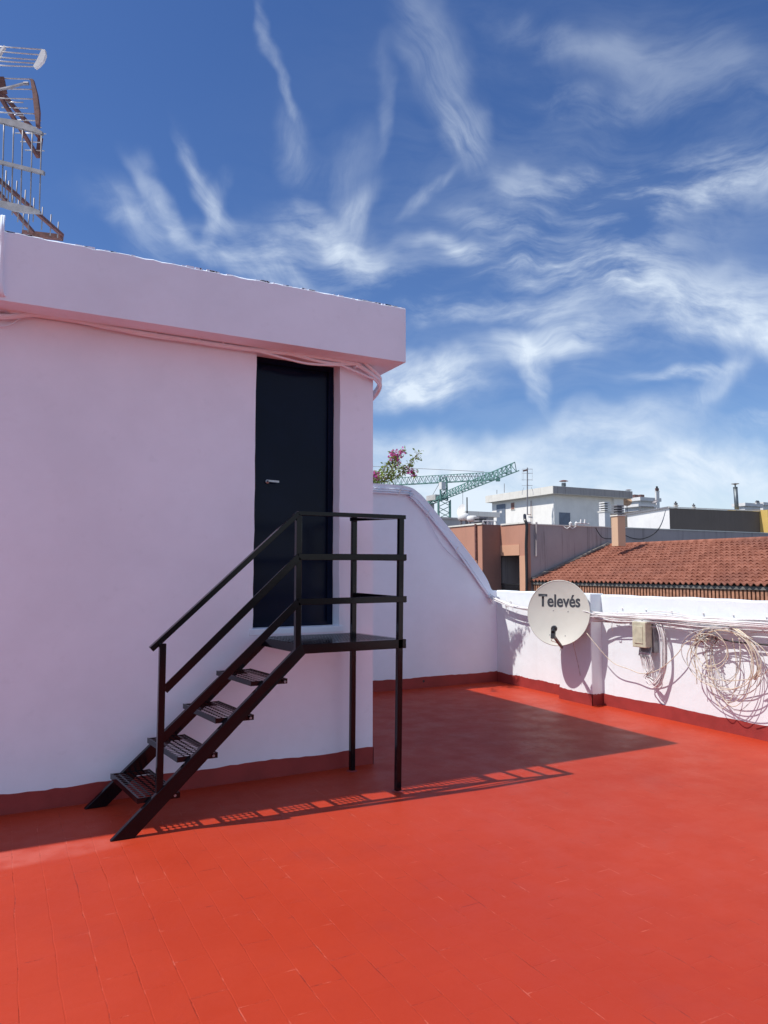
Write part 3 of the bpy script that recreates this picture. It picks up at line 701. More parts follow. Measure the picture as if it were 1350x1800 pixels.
# ------------------------------------------------------------------ coiled cable
co = empty('cable_coil', (6.4, 4.8, .45), 'big tangled coil of cream cables hanging on the parapet at the right', 'cable coil')
CY, CZ = 4.80, .79
def loop(cy, cz, ry, rz, x, seed, turns=1.0, a0=None, wob=.035):
    rnd = random.Random(seed); n = int(20*turns)+1; a0 = rnd.uniform(0, 6.28) if a0 is None else a0; ph = rnd.uniform(0, 6.28); pts = []
    for i in range(n):
        a = a0 + 2*math.pi*turns*i/(n-1); k = 1 + wob*math.sin(2*a+ph) + wob*.6*math.sin(3*a+ph*2)
        pts.append((x + .03*math.sin(a*1.5+ph), cy + ry*k*math.cos(a), cz + rz*k*math.sin(a)))
    return smooth_path(pts, 3)
for i in range(5):
    MB().tube(loop(CY + random.uniform(-.05,.05)-.02, .76 + random.uniform(-.035,.035), .38 + random.uniform(-.05,.05), .30 + random.uniform(-.05,.03), 6.30 + random.uniform(-.09,.05), 200+i, random.choice((1.0,.85,1.3)), wob=.07), .0044, 5).build(
        'strand', M['cable_cream'] if i % 4 else M['cable_grey'], co, smooth=True)
for i in range(3):
    MB().tube(loop(4.92 + random.uniform(-.04,.04), .80 + random.uniform(-.04,.05), .17 + random.uniform(-.03,.05), .16 + random.uniform(-.03,.05), 6.27 + random.uniform(-.04,.06), 240+i, .9), .0042, 5).build('strand', M['cable_cream'], co, smooth=True)
kn = pX(1243, 1122, 6.33)
for i in range(30):      # knot of ends
    p = jit(kn, .045); q = p + Vector((random.uniform(-.05,.03), random.uniform(-.11,.11), random.uniform(-.06,.05))); r_ = q + Vector((random.uniform(-.03,.03), random.uniform(-.07,.07), random.uniform(-.09,.05)))
    MB().tube(smooth_path([p, q, r_], 4), .005, 5).build('cable_end', M[random.choice(('cable_grey','cable_grey','cable_cream','rust'))], co, smooth=True)
for i in range(7):      # hanging bights
    y0 = 5.06 - .02*i + random.uniform(-.02,.02); z0 = .86 + random.uniform(-.05,.03); dp = random.uniform(.28,.62); wy = random.uniform(.25,.62)
    x = random.uniform(6.30, 6.42)
    MB().tube(smooth_path([(6.34, y0, z0), (x, y0-.02, z0-dp*.55), (x, y0-wy*.3, z0-dp*.92), (x-.02, y0-wy*.6, z0-dp), (x, y0-wy*.9, z0-dp*.7), (x, y0-wy, z0-dp*.2), (6.36, y0-wy*.9, z0+.1)], 7), .0038, 5).build('strand', M['cable_cream'] if i % 3 else M['cable_grey'], co, smooth=True)
for i in range(6):
    y0 = 4.66 + random.uniform(-.03,.03)
    MB().tube(smooth_path([(6.36, y0+.12, 1.07), (6.31, y0, 1.04), (6.28, y0-.12, .98), (6.28, y0-.22, .85), (6.29, y0-.25, .70+random.uniform(-.03,.03)), (6.30, y0-.17, .58)], 6), .0046, 5).build('strand', M['cable_cream'], co, smooth=True)
for p in ((-.02, -.17), (.03, -.24)):
    MB().tube(smooth_path([kn+Vector((0,.05,-.02)), kn+Vector((-.0,.16+p[0],-.12)), kn+Vector((0,.15,-.30)), kn+Vector((0,.11+p[0],-.40+p[1]*.3))], 6), .0045, 5).build('strand', M['cable_cream'], co, smooth=True)
wire('cable', [kn + Vector((.0,-.03,.01)), pX(1262,1122,6.34), pX(1290,1128,6.37), pX(1330,1132,6.38), pX(1370,1134,6.38), (6.38, 3.6, .98), (6.39, 2, 1.0)], .009, 'cable_black', 'thick black cable leading right from the knot of the coil')

# ------------------------------------------------------------------ bougainvillea
bg_ = empty('bougainvillea', (4.6, 9.15, 2.4), 'leafy bougainvillea with magenta bracts growing above the sloping wall beside the hut', 'plant')
pt = MB(); pt.lathe([(0,0),(.16,0),(.22,.38),(.24,.38),(.24,.42),(.20,.42),(.19,.38),(0,.37)], (4.3, 9.2, 2.42), 20); pt.build('pot', M['terracotta'], bg_)
MB().box(3.9, 4.75, 8.92, 9.5, 1.9, 2.42).build('ledge', M['white'], bg_)
def qd(px, py, Y): return pY(px, py, Y)
R0 = (4.3, 9.15, 2.80)
twp = [[R0, qd(672,846,8.9), qd(684,832,8.7), qd(697,812,8.55), qd(705,793,8.45)],
       [R0, qd(680,846,8.85), qd(700,835,8.6), qd(722,812,8.35), qd(735,798,8.25)],
       [R0, qd(676,840,8.85), qd(698,824,8.7), qd(716,825,8.5), qd(728,832,8.4)],
       [R0, qd(664,845,8.9), qd(662,838,8.7), qd(657,835,8.6)],
       [R0, qd(680,835,8.8), qd(690,806,8.6), qd(692,796,8.5)],
       [R0, qd(668,835,8.8), qd(676,822,8.7), qd(684,815,8.6)],
       [R0, qd(645,830,8.9), qd(640,810,8.6), qd(638,795,8.4)],
       [R0, qd(640,840,8.9), qd(628,815,8.7), qd(622,790,8.5)],
       [R0, qd(640,845,8.9), qd(620,838,8.5), qd(612,820,8.3)],
       [R0, qd(640,820,8.8), qd(625,790,8.7), qd(628,765,8.6)]]
sm = MB(); lf_ = MB(); fl_ = MB()
def leaf(mb, c, s, el=1.7):
    d = Vector((random.gauss(0,1), random.gauss(0,1), random.gauss(-.2,.8))).normalized(); a = d.orthogonal().normalized(); a.rotate(Matrix.Rotation(random.uniform(0,6.28), 3, d)); nn = d.cross(a)
    c = Vector(c); mb.add([c, c + d*s*.5*el + a*s*.45 + nn*s*.12, c + d*s*el, c + d*s*.5*el - a*s*.45 + nn*s*.12], [(0,1,2), (0,2,3)])
for ti, pts in enumerate(twp):
    ph = smooth_path(pts, 8); sm.tube(ph, .009, 5, .003)
    N = len(ph)
    for i, p in enumerate(ph):
        if i < 6: continue
        t = i/N
        for _ in range(3):
            c = jit(p, .06); sm.tube([p, c], .0018, 3)
            leaf(lf_, c, random.uniform(.026, .040))
        if ti in (0, 4) and i > N-10 or (ti == 2 and i > N-9) or (ti == 3 and i > N-8) or random.random() < .02:
            for _ in range(8): leaf(fl_, jit(p, .045), random.uniform(.024, .034), 1.1)
sm.build('stem', M['twig'], bg_); lf_.build('foliage', M['leaf'], bg_); fl_.build('blossom', M['bract'], bg_)

# ------------------------------------------------------------------ antennas on the hut roof
def elem(mb, c, half, r=.006, d=RT): mb.tube([Vector(c)-d*half, Vector(c)+d*half], r, 5)
mast_x = -34
an = empty('antenna_mast', pD(mast_x, 395, 6.0), 'tall galvanised aerial mast carrying cables at the left end of the hut roof', 'mast')
b0 = pD(mast_x, 395, 6.0); b0.z = 3.845
MB().tube([b0, (b0.x, b0.y, 6.6)], .022, 10).build('pole', M['greysteel'], an, smooth=True)
MB().tube(smooth_path([(b0.x+.03, b0.y, 5.6), (b0.x+.04, b0.y-.03, 4.8), pD(-6, 372, 5.7), pD(3, 385, 5.6), pD(4, 398, 5.5)], 6), .008, 5).build('cable', M['cable'], an, smooth=True)
MB().tube(smooth_path([(b0.x+.03, b0.y-.02, 5.4), (b0.x+.04, b0.y-.05, 4.7), pD(-4, 378, 5.68), pD(6, 384, 5.6), pD(7, 398, 5.5)], 6), .006, 5).build('cable', M['cable_black'], an, smooth=True)
D0 = 6.0
# A: top grid reflector aerial, white end plate
aA = empty('antenna', pD(-30, 100, 5.9), 'topmost rooftop aerial with thin rods ending in a white curved plate', 'antenna')
m = MB()
for (x, y, xe, ye) in ((-60,78,75,87),(-60,86,68,96),(-60,97,63,105),(-60,104,60,111),(-60,113,58,117)): m.tube([pD(x,y,5.9), pD(xe,ye,5.9)], .006, 5)
m.each('rod', M['alu'], aA, smooth=True)
def plate(pxs, D, th, name, mat, par): MB().prism([pD(x, y, D) for x, y in pxs], FH*th).build(name, M[mat], par)
plate([(73,86),(79,87),(80,95),(76,106),(69,114),(62,119),(58,116),(66,102)], 5.89, .03, 'end_plate', 'farwhite', aA)
plate([(7,79),(8,82),(1,92),(-6,108),(-10,106),(0,86)], 5.89, .03, 'end_plate', 'farwhite', aA)
# B: yagi with corner reflector, red-brown end plate
aB = empty('antenna', pD(-30, 150, 6.0), 'middle rooftop aerial with twin brown booms and a curved brown end plate', 'antenna')
m = MB()
for (x, y, xe, ye) in ((-60,136,56,139),(-60,155,57,157),(-60,171,60,174),(-60,195,62,200)): m.tube([pD(x,y,6.05), pD(xe,ye,6.05)], .006, 5)
m.each('rod', M['alu'], aB, smooth=True)
plate([(53,139),(58,139),(65,165),(69,195),(68,224),(63,222),(60,195),(57,165)], 6.04, .03, 'end_plate', 'rust', aB)
tip1 = pD(71, 243, 6.86); tip2 = pD(67, 276, 6.86)
m = MB(); m.bar(pD(-8,150,6.0), tip1, .03, .03); m.bar(pD(-6,160,6.0), tip2, .03, .03); m.bar(tip1, tip2, .05, .03); m.bar(pD(-30,150,6.0), pD(10,150,6.05), .06, .12)
m.build('boom', M['rust'], aB)
m = MB()
for (cx, cy, hw, dd) in ((23,180,18,6.15),(26,190,23,6.25),(28,203,14,6.33),(44,212,28,6.45),(56,224,17,6.55),(54,235,27,6.66),(53,250,17,6.75),(61,265,17,6.84)):
    m.tube([pD(cx-hw, cy-1, dd), pD(cx+hw, cy, dd)], .006, 5)
m.each('director', M['alu'], aB, smooth=True)
m = MB(); m.tube(smooth_path([pD(-5,158,5.9), pD(15,154,5.85), pD(30,150,5.85), pD(42,147,5.85)], 5), .012, 6); m.lathe([(0,0),(.014,0),(.014,.04),(0,.04)], pD(42,147,5.85), 8, RT); m.build('dipole', M['greysteel'], aB)
# C: vertically polarised yagi
aC = empty('antenna', pD(-30, 310, 6.0), 'lowest rooftop aerial with upright rods between three bowed grey bars', 'antenna')
plate([(-60,198),(0,207),(30,211),(55,220),(74,231),(74,236),(50,229),(25,222),(0,215),(-60,206)], 5.85, .03, 'crossbar', 'greysteel', aC)
plate([(-60,268),(0,281),(77,300),(76,306),(0,287),(-60,275)], 5.80, .03, 'crossbar', 'greysteel', aC)
plate([(-60,346),(0,352),(30,358),(55,364),(70,370),(70,374),(45,373),(22,369),(0,362),(-60,352)], 5.85, .03, 'crossbar', 'greysteel', aC)
m = MB()
for (xt, yt, xb, yb) in ((-12,212,-14,352),(7,216,3,358),(24,220,20,364),(40,226,36,366),(57,230,53,368),(73,236,69,372)): m.tube(smooth_path([pD(xt,yt,5.86), pD((xt+xb)/2, (yt+yb)/2, 5.82), pD(xb,yb,5.86)], 3), .006, 5)
m.each('rod', M['greysteel'], aC, smooth=True)
m = MB(); tc1 = pD(110, 414, 7.02); m.bar(pD(-10,309,6.0), tc1, .03, .03); m.bar(pD(-10,330,6.0), pD(58,408,6.95), .03, .03); tcb = pD(110,418,7.02); tcb2 = pD(40, 410, 6.98)
m.bar(tcb2, tcb, .05, .05); m.build('boom', M['rust'], aC)
m = MB()
for (x, y0, y1, dd) in ((10,300,348,6.1),(15,318,354,6.2),(29,318,357,6.3),(22,340,378,6.35),(44,334,376,6.4),(32,352,390,6.45),(59,348,390,6.5),(41,368,404,6.55),(74,364,404,6.7),(50,374,408,6.7),(89,377,414,6.85),(102,390,418,6.95)):
    m.tube([pD(x+1, y0, dd), pD(x-1, y1, dd)], .006, 5)
m.each('director', M['greysteel'], aC, smooth=True)

# ------------------------------------------------------------------ salmon building with lilac party wall
ZB = -16
pb = empty('apartment_building', (17.9, 22.1, ZB), 'salmon rendered apartment block with stained lilac grey side wall behind the tiled roof', 'building')
# block body: facade X=17.9 (Y 22.1..23.72), projecting bay X=17.0 (Y 23.72..28)
def wallbox(x0, x1, y0, y1, z0, z1, name, mat, par): return MB().box(x0, x1, y0, y1, z0, z1).build(name, M[mat], par)
# facade with recessed balcony opening: Y from oy1..oy0
oy0, oy1 = pX(880, 1000, 17.9).y, pX(914, 1000, 17.9).y; oz = pX(880, 977, 17.9).z
fa = MB(); fa.box(17.9, 18.1, 22.1, oy1, ZB, oz-.001); fa.box(17.9, 18.1, 22.1, oy0+.002, oz, 3.42); fa.build('facade', M['pink'], pb)
MB().box(17.88, 17.9, 22.1, oy1, ZB, oz-.02).build('facade_strip', M['pink_lt'], pb)
MB().box(17.885, 17.9, oy1, oy0, oz-.0, oz+.42).build('facade_strip', M['pink_lt'], pb)
wallbox(19.2, 19.3, oy1-.3, oy0+.3, ZB, oz+.2, 'recess_wall', 'brown_shade', pb); wallbox(18.1, 19.2, oy1-.3, oy0+.3, oz+.02, oz+.2, 'recess_ceiling', 'brown_shade', pb)
wn_ = empty('tmp', (0,0,0), 'x', 'x'); bpy.data.objects.remove(wn_)
def atx(px, py, X=19.15): p = pX(px, py, X); return p.y, p.z
y0, z1 = atx(909, 992); y1, _ = atx(884, 992); _, z0 = atx(890, 1036); zb_, _u = 0, 0
f = MB(); zs = atx(890, 1009)[1]
f.box(19.12, 19.2, y0, y0+.06, z0, z1); f.box(19.12, 19.2, y1-.06, y1, z0, z1); f.box(19.12, 19.2, y0+.06, y1-.06, z1-.05, z1); f.box(19.12, 19.2, (y0+y1)/2-.05, (y0+y1)/2+.05, z0, zs)
wf_ = f.build('window', M['farwhite'], pb); MB().box(19.15, 19.2, y0+.06, y1-.06, zs, z1-.05).build('shutter', M['shutter'], wf_); MB().box(19.16, 19.19, y0+.06, y1-.06, z0, zs).build('pane', M['glassdark'], wf_)
g = MB(); gz = pX(895, 1027, 17.95).z; g.bar((17.95, oy1, gz), (17.95, oy0, gz), .05, .05)
for i in range(16): y = oy1 + (oy0-oy1)*(i+.5)/16; g.bar((17.95, y, gz-1.0), (17.95, y, gz-.025), .02, .02)
g.build('balcony_railing', M['dkplastic'], pb)
wallbox(17.0, 17.9, 23.72, 28.2, ZB, 3.44, 'bay', 'brown_shade', pb); wallbox(16.97, 17.0, 23.70, 28.2, ZB, 3.44, 'bay_facade', 'pink', pb)
wallbox(18.1, 60, 22.1, 22.35, ZB, 3.37, 'party_wall', 'lilac', pb)
wallbox(18.1, 60, 23.9, 40, ZB, 2.9, 'roof', 'pent_grey', pb)
c = MB(); c.box(16.93, 17.08, 23.66, 28.2, 3.44, 3.5); c.box(17.86, 18.14, 22.06, 23.66, 3.42, 3.48); c.box(18.14, 60, 22.07, 22.38, 3.37, 3.41); c.build('coping', M['pent_slab'], pb)
dpz = [pX(847.5,920,16.93)]
MB().tube([pX(836,921,16.92), pX(837,985,16.92)], .05, 8).build('downpipe', M['rust'], pb)
MB().tube(smooth_path([(18.0,22.3,3.75), pX(923,914,17.8), pX(926,925,17.82), pX(925,960,17.82), pX(926,1010,17.82), pX(926,1040,17.82)], 5), .06, 8).build('downpipe', M['dkplastic'], pb)
MB().tube([pY(943,918,22.02), pY(943,978,22.02)], .04, 6).build('wall_pipe', M['lilac'], pb)
wb_ = MB(); 
for px in (1003, 1013): p = pY(px, 925, 22.0); wb_.lathe([(0,0),(.05,.02),(.07,.12),(0,.2)], p, 8); wb_.tube([p + Vector((0,0,0)), p + Vector((-.2,0,-.1)), p + Vector((-.3,.1,0))], .02, 5)
for px in (1020, 1027): p = pY(px, 924, 22.0); wb_.tube([p, p+Vector((.05,0,.25))], .03, 5); wb_.tube([p+Vector((-.2,0,.1)), p+Vector((.25,0,.08))], .03, 5)
wb_.build('cable_bracket', M['farwhite'], pb)

def rooftank(px, py, Y, r, h, label):
    p = pY(px, py, Y); t = empty('roof_dish', p, label, 'satellite dish', None)
    MB().lathe([(0,-.1*r),(r*.8,-.05),(r,.05),(r*.95,h*.8),(r*.7,h),(0,h)], p, 18).build('tank', M['farwhite'], t, smooth=True)
    m = MB()
    for a in range(4): m.tube([p + Vector((math.cos(a*1.57)*r*.6, math.sin(a*1.57)*r*.6, 0)), p + Vector((math.cos(a*1.57)*r*.7, math.sin(a*1.57)*r*.7, -.55))], .03, 5)
    m.box(p.x-r*.5, p.x+r*.5, p.y-r*.5, p.y+r*.5, p.z-.75, p.z-.5)
    m.build('stand', M['greysteel'], t); return t
t1 = rooftank(815, 913, 26.0, .26, .25, 'larger white round tank on a stand at the left of the salmon block roof'); t1.name = 'roof_tank'; t1['category'] = 'tank'
t2 = rooftank(830, 915, 25.4, .23, .20, 'smaller white round tank standing right of the larger one on the salmon block roof'); t2.name = 'roof_tank'; t2['category'] = 'tank'
# small upright dish beside the tanks
p = pY(813, 903, 27); t = empty('roof_dish', p, 'small white dish seen edge-on above the tanks with a thin rod', 'satellite dish')
MB().lathe([(0,.0),(.15,.03),(.27,.09)], p + Vector((0,0,.15)), 20, (-.9,-.1,.35)).build('reflector', M['farwhite'], t, smooth=True)
MB().tube([p + Vector((.25,0,-.5)), p + Vector((.25,0,.75))], .03, 6).build('mast', M['dkplastic'], t)
p = pY(845, 918, 25); t = empty('roof_vent', p, 'dark louvred box on the salmon block roof right of the tanks', 'vent'); m = MB()
for k in range(4): m.box(p.x-.22, p.x+.22, p.y-.2, p.y+.2, p.z-.28+k*.14, p.z-.20+k*.14)
m.each('louvre', M['greysteel'], t); MB().box(p.x-.18, p.x+.18, p.y-.16, p.y+.16, p.z-.9, p.z+.15).build('body', M['dkplastic'], t)
m = MB(); a, b = pY(849,915,24.3), pY(872,916,24.3); m.tube([a, b], .02, 5)
for k in range(4): q = a.lerp(b, k/3); m.tube([q, q + Vector((.0,0,-.35))], .02, 5); m.tube([q, q + Vector((.2,0,-.35))], .015, 5)
o = m.build('roof_rack', M['farwhite']); tag(o, 'thin white metal rack on the salmon block roof below the blue grey door', 'rack')
# low stained concrete block behind
a, b = pY(800,893,40), pY(866,881,40)
lb = empty('low_roof_block', (28, 40, ZB), 'low rooftop block with stained concrete edge left of the white penthouse', 'building')
x0 = pY(818,890,40).x; x1 = pY(868,890,40).x; zt = pY(840,899,40).z; MB().box(x0+.5, x1+.2, 40.3, 40.8, ZB, zt-.32).build('wall', M['greywall'], lb); MB().box(x0, x1+.5, 40, 40.9, zt-.32, zt).build('roof_slab', M['pent_slab'], lb)
x0 = pY(770,895,38).x; x1 = pY(812,895,38).x; zt = pY(790,913,38).z
lb = empty('low_roof_wall', (x0, 38, ZB), 'dark grey low roof wall behind the tanks at the foot of the crane', 'building'); MB().box(x0-6, x1+1.5, 38, 39, ZB, zt).build('wall', M['greywall'], lb); MB().box(x0-6, x1+1.6, 37.9, 39.1, zt, zt+.12).build('coping', M['pent_grey'], lb)

# ------------------------------------------------------------------ white penthouse
ph = empty('white_penthouse', (39.7, 45.5, ZB), 'off white rooftop penthouse with thick overhanging slab and blue grey door', 'building')
MB().box(39.75, 47.3, 45.5, 53.9, ZB, 7.80).build('wall', M['pent'], ph)
ps = MB().box(39.23, 48.1, 45.0, 54.2, 7.80, 8.42).build('roof_slab', M['pent_slab'], ph)
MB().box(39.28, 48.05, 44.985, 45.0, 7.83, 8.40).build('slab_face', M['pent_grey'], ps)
dy0, dz1 = pX(888, 880, 39.73).y, 7.55; dy1 = pX(873, 880, 39.73).y
d_ = MB().box(39.70, 39.75, dy0, dy1, 5.2, dz1).build('door', M['bluegrey'], ph); MB().box(39.69, 39.70, (dy0+dy1)/2-.15, (dy0+dy1)/2+.15, 6.75, 6.95).build('notice', M['farwhite'], d_)
wy0, wy1 = pX(905, 890, 39.73).y, pX(898, 890, 39.73).y; wz1, wz0 = pX(900, 883, 39.73).z, pX(900, 897, 39.73).z
w_ = MB().box(39.71, 39.75, wy0, wy1, wz0, wz1).build('window', M['pent_slab'], ph); MB().box(39.70, 39.71, wy0+.06, wy1-.06, wz0+.06, wz1-.06).build('pane', M['brown_shade'], w_)
wx0, wx1 = pY(983,905,45.48).x, pY(1002,905,45.48).x; wz1 = pY(990,901,45.48).z
w_ = MB().box(wx0, wx1, 45.46, 45.5, 4.6, wz1).build('window', M['bluegrey'], ph)
MB().box(46.2, 47.3, 44.98+.3, 45.5, ZB, 7.8).build('column', M['pent'], ph)
def antenna_far(px, ytop, ybot, X, label):
    b = pX(px, ybot, X); tp = pX(px, ytop, X); t = empty('antenna', b, label, 'antenna'); H = tp.z-b.z
    MB().tube([b, tp], .05, 6).build('pole', M['greysteel'], t)
    m = MB()
    for fz in (.97, .88, .74, .62): 
        c = b.lerp(tp, fz); m.tube([c + RT*-.05, c + RT*.42], .02, 4); m.tube([c - RT*.45, c - RT*.05], .012, 4)
    for dx in (-.42, -.30, .4): m.tube([b.lerp(tp, .97) + RT*dx, b.lerp(tp, .72) + RT*dx], .012, 4)
    for dx in (-.4, .45): m.tube(smooth_path([b.lerp(tp, .58) + RT*dx*.7, b.lerp(tp, .5) + RT*dx, b.lerp(tp, .42) + RT*dx*1.05], 3), .025, 4)
    m.build('elements', M['alu'], t); MB().bar(b.lerp(tp,.93)-RT*.35, b.lerp(tp,.95), .12, .12).build('balun', M['brown'], t)
    return t
antenna_far(927, 822, 905, 37.5, 'tall thin rooftop aerial in front of the white penthouse')
m = MB(); a = pX(933.5,880,39.6); b = pX(933.5,922,39.6); m.tube([a, b], .03, 5); m.tube([pX(926,904,39.6), pX(933.5,905,39.6)], .03, 5); m.build('wall_conduit', M['rust'], ph)
def rod(px, y0, y1, X, label):
    o = MB().tube([pX(px,y0,X), pX(px,y1,X)], .03, 5).build('aerial_rod', M['greysteel']); tag(o, label, 'aerial')
rod(886.5, 850, 866, 41, 'taller bare thin rod on the left edge of the penthouse roof'); rod(873.5, 861, 868, 41, 'tiny short rod at the far left end of the penthouse roof')
def cowl(px, ybot, Y, r, h, label, s=1):
    b = pY(px, ybot, Y); t = empty('roof_vent', b, label, 'vent')
    MB().lathe([(r*.5,0),(r*.5,h*.45),(r*.42,h*.5)], b, 14).build('collar', M['pipe'], t)
    m = MB()
    for a in range(4): q = b + Vector((math.cos(a*1.57+.5)*r*.4, math.sin(a*1.57+.5)*r*.4, 0)); m.tube([q, q + Vector((0,0,h*.85))], r*.05, 4)
    m.each('stay', M['pipe'], t)
    MB().lathe([(0,h*1.0),(r*.5,h*.95),(r,h*.82),(r,h*.78),(0,h*.84)], b, 18).build('cap', M['rust'], t)
cowl(991, 855, 47, .38, .55, 'black mushroom vent cowl on the white penthouse roof')
cowl(1105, 866, 49, .30, .3, 'low vent cap at the right end of the white penthouse roof')

# ------------------------------------------------------------------ chimneys with louvred caps
def chimney(px0, pxc, px1, ytop, ybot, Y, mat, capmat, ncap, hcap, label):
    a, c_, b = pY(px0, ytop, Y), pY(pxc, ytop, Y), pY(px1, ytop, Y)
    X1 = b.x; Xc = c_.x; dpt = (pX(px0, ytop, Xc).y - Y); z1 = c_.z; z0 = pY(pxc, ybot, Y).z
    t = empty('chimney', (Xc, Y, z0), label, 'chimney')
    MB().box(Xc, X1, Y, Y+dpt, z0, z1).build('stack', M[mat], t, bevel=.01)
    MB().box(Xc-.03, X1+.03, Y-.03, Y+dpt+.03, z1, z1+.05).build('ledge', M['pent_slab'], t)
    m = MB()
    for k in range(ncap):
        z = z1 + .09 + k*hcap/ncap; m.box(Xc+.02, X1-.02, Y+.02, Y+dpt-.02, z, z+hcap/ncap*.52)
    m.each('louvre', M[capmat], t); MB().box(Xc+.08, X1-.08, Y+.08, Y+dpt-.08, z1+.05, z1+.09+hcap*.9).build('flue', M['dkplastic'], t)
    return t
chimney(1074, 1085.5, 1099, 907, 960, 20.0, 'peach', 'greysteel', 4, .38, 'peach rendered chimney with dark slatted cap rising behind the tile roof ridge')
chimney(1052, 1063, 1073, 900, 928, 24.0, 'farwhite', 'farwhite', 4, .42, 'white chimney with pale slatted cap just left of the peach chimney')
wire('cable', [pY(1099,941,21.9), pY(1112,946,21.95), pY(1130,947,21.95), pY(1150,938,21.95), pY(1163,920,22.0), pY(1170,897,31.8)], .02, 'cable_black', 'black cable drooping across the grey wall right of the peach chimney')
wire('cable', [pY(1047,928,21.95), pY(1055,941,21.95), pY(1062,946,21.95), pY(1074,947,21.95)], .018, 'cable_black', 'short dark cable drooping left of the peach chimney')

# ------------------------------------------------------------------ dark walled block
db = empty('dark_walled_block', (37.4, 32, ZB), 'rooftop block with white left wall and long dark grey brown front wall', 'building')
xe = pY(1335, 900, 32).x; yl = pX(1103, 905, 37.4).y
MB().prism([(37.4,32,ZB),(xe,32,ZB),(xe,32,5.66),(37.4,32,5.55)], (0,6,0)).build('front_wall', M['darkgrey'], db)
MB().prism([(37.38,32,ZB),(37.38,yl,ZB),(37.38,yl,5.33),(37.38,32,5.55)], (.018,0,0)).build('side_wall', M['farwhite'], db)
MB().bar((37.36,31.99,5.60), (37.36,yl+.05,5.38), .16, .10).build('coping', M['greysteel'], db)
MB().bar((37.3,31.99,5.60), (xe,31.99,5.71), .12, .06).build('coping', M['pent_slab'], db)
yb = empty('ochre_block', (xe, 31.5, ZB), 'ochre yellow wall end at the right edge beyond the dark front wall', 'building')
MB().box(xe+.02, xe+6, 31.4, 38, ZB, 5.75).build('wall', M['yellow'], yb); MB().bar((xe-1.8,33.5,5.66), (xe+6,33.5,5.9), 2, .22).build('roof', M['yellow'], yb)
ob = empty('ochre_pier', (36, 37, ZB), 'narrow ochre pier between the peach chimney and the white side wall', 'wall'); x0 = pY(1097.5,905,36).x; x1 = pY(1104,905,36).x; MB().box(x0, x1+.4, 36, 36.6, ZB, 5.25).build('pier', M['yellow'], ob); MB().box(x0-.03, x1+.43, 35.97, 36.63, 5.25, 5.32).build('coping', M['pent_slab'], ob)
# flue
bp = pY(1296, 900, 33.0); tp = pY(1292.5, 856, 33.0); fl = empty('flue_pipe', bp, 'tall dark grey metal flue with flat cap behind the dark wall', 'chimney')
MB().tube([bp - Vector((0,0,.6)), tp], .14, 16).build('pipe', M['pipe'], fl, smooth=True)
MB().tube([tp, tp + Vector((0,0,.18))], .05, 8).build('stay', M['pipe'], fl); MB().lathe([(0,.08),(.10,.05),(.26,.03),(.26,.01),(0,-.06)], tp + Vector((0,0,.20)), 16).build('cap', M['greysteel'], fl)
MB().lathe([(.15,0),(.155,0),(.155,.04),(.15,.04)], tp - Vector((0,0,.08)), 16).build('collar', M['pipe'], fl)

# ------------------------------------------------------------------ far white buildings
def far_block(px0, pxc, px1, ytop, ybot, Y, name, label, slab=.0, mat='farwhite'):
    c_ = pY(pxc, ytop, Y); Xc = c_.x; X1 = pY(px1, ytop, Y).x; y1 = pX(px0, ytop, Xc).y if px0 < pxc else Y+4
    y1 = min(max(y1, Y+1.5), Y+15)
    t = empty(name, (Xc, Y, ZB), label, 'building')
    MB().box(Xc, X1, Y, y1, ZB, c_.z - slab).build('wall', M[mat], t)
    if slab: MB().box(Xc-.25, X1+.25, Y-.25, y1+.2, c_.z-slab, c_.z).build('roof_slab', M[mat], t)
    return t, Xc, X1, c_.z
t, xa, xb, zt = far_block(1097, 1125, 1156, 874, 900, 52, 'white_house', 'distant white stepped rooftop building right of the penthouse', .35)
MB().box(xa+.3, xb-1, 51.9, 52, zt-1.6, zt-1.45).build('ledge', M['greysteel'], t)
t, xa, xb, zt = far_block(1098, 1122, 1150, 886, 905, 48, 'white_house', 'lower white roof block in front of the distant stepped building', .25)
m = MB(); m.tube([pY(1126,890,47.7), pY(1126,904,47.7)], .04, 5); m.tube([pY(1126,890,47.7), pY(1149,891,47.7)], .04, 5); m.build('railing', M['greysteel'], t)
t, xa, xb, zt = far_block(1300, 1309, 1336, 884, 900, 60, 'white_house', 'distant white building at the right edge behind the ochre roof', .4)
MB().box(xa+.2, xb-.2, 59.6, 59.75, zt-1.3, zt-1.1).build('ledge', M['greysteel'], t)
t, xa, xb, zt = far_block(1335, 1341, 1380, 883, 900, 62, 'white_house', 'farthest white building cut off by the right frame edge', .4)
cf = chimney(1151, 1153.5, 1159, 864, 895, 50, 'farwhite', 'brown', 1, .5, 'slim tall white chimney with brown top on the distant white building')
chimney(1184, 1187, 1192, 889, 893, 40, 'farwhite', 'greysteel', 1, .3, 'small white chimney with dark cap peeping over the dark wall at its left end')
chimney(1216, 1219, 1223, 892, 897, 40, 'farwhite', 'greysteel', 1, .28, 'small dark topped chimney peeping over the middle of the dark wall')
chimney(1327, 1330, 1336, 884, 886, 58, 'farwhite', 'greysteel', 1, .25, 'small capped chimney on the far right white building')
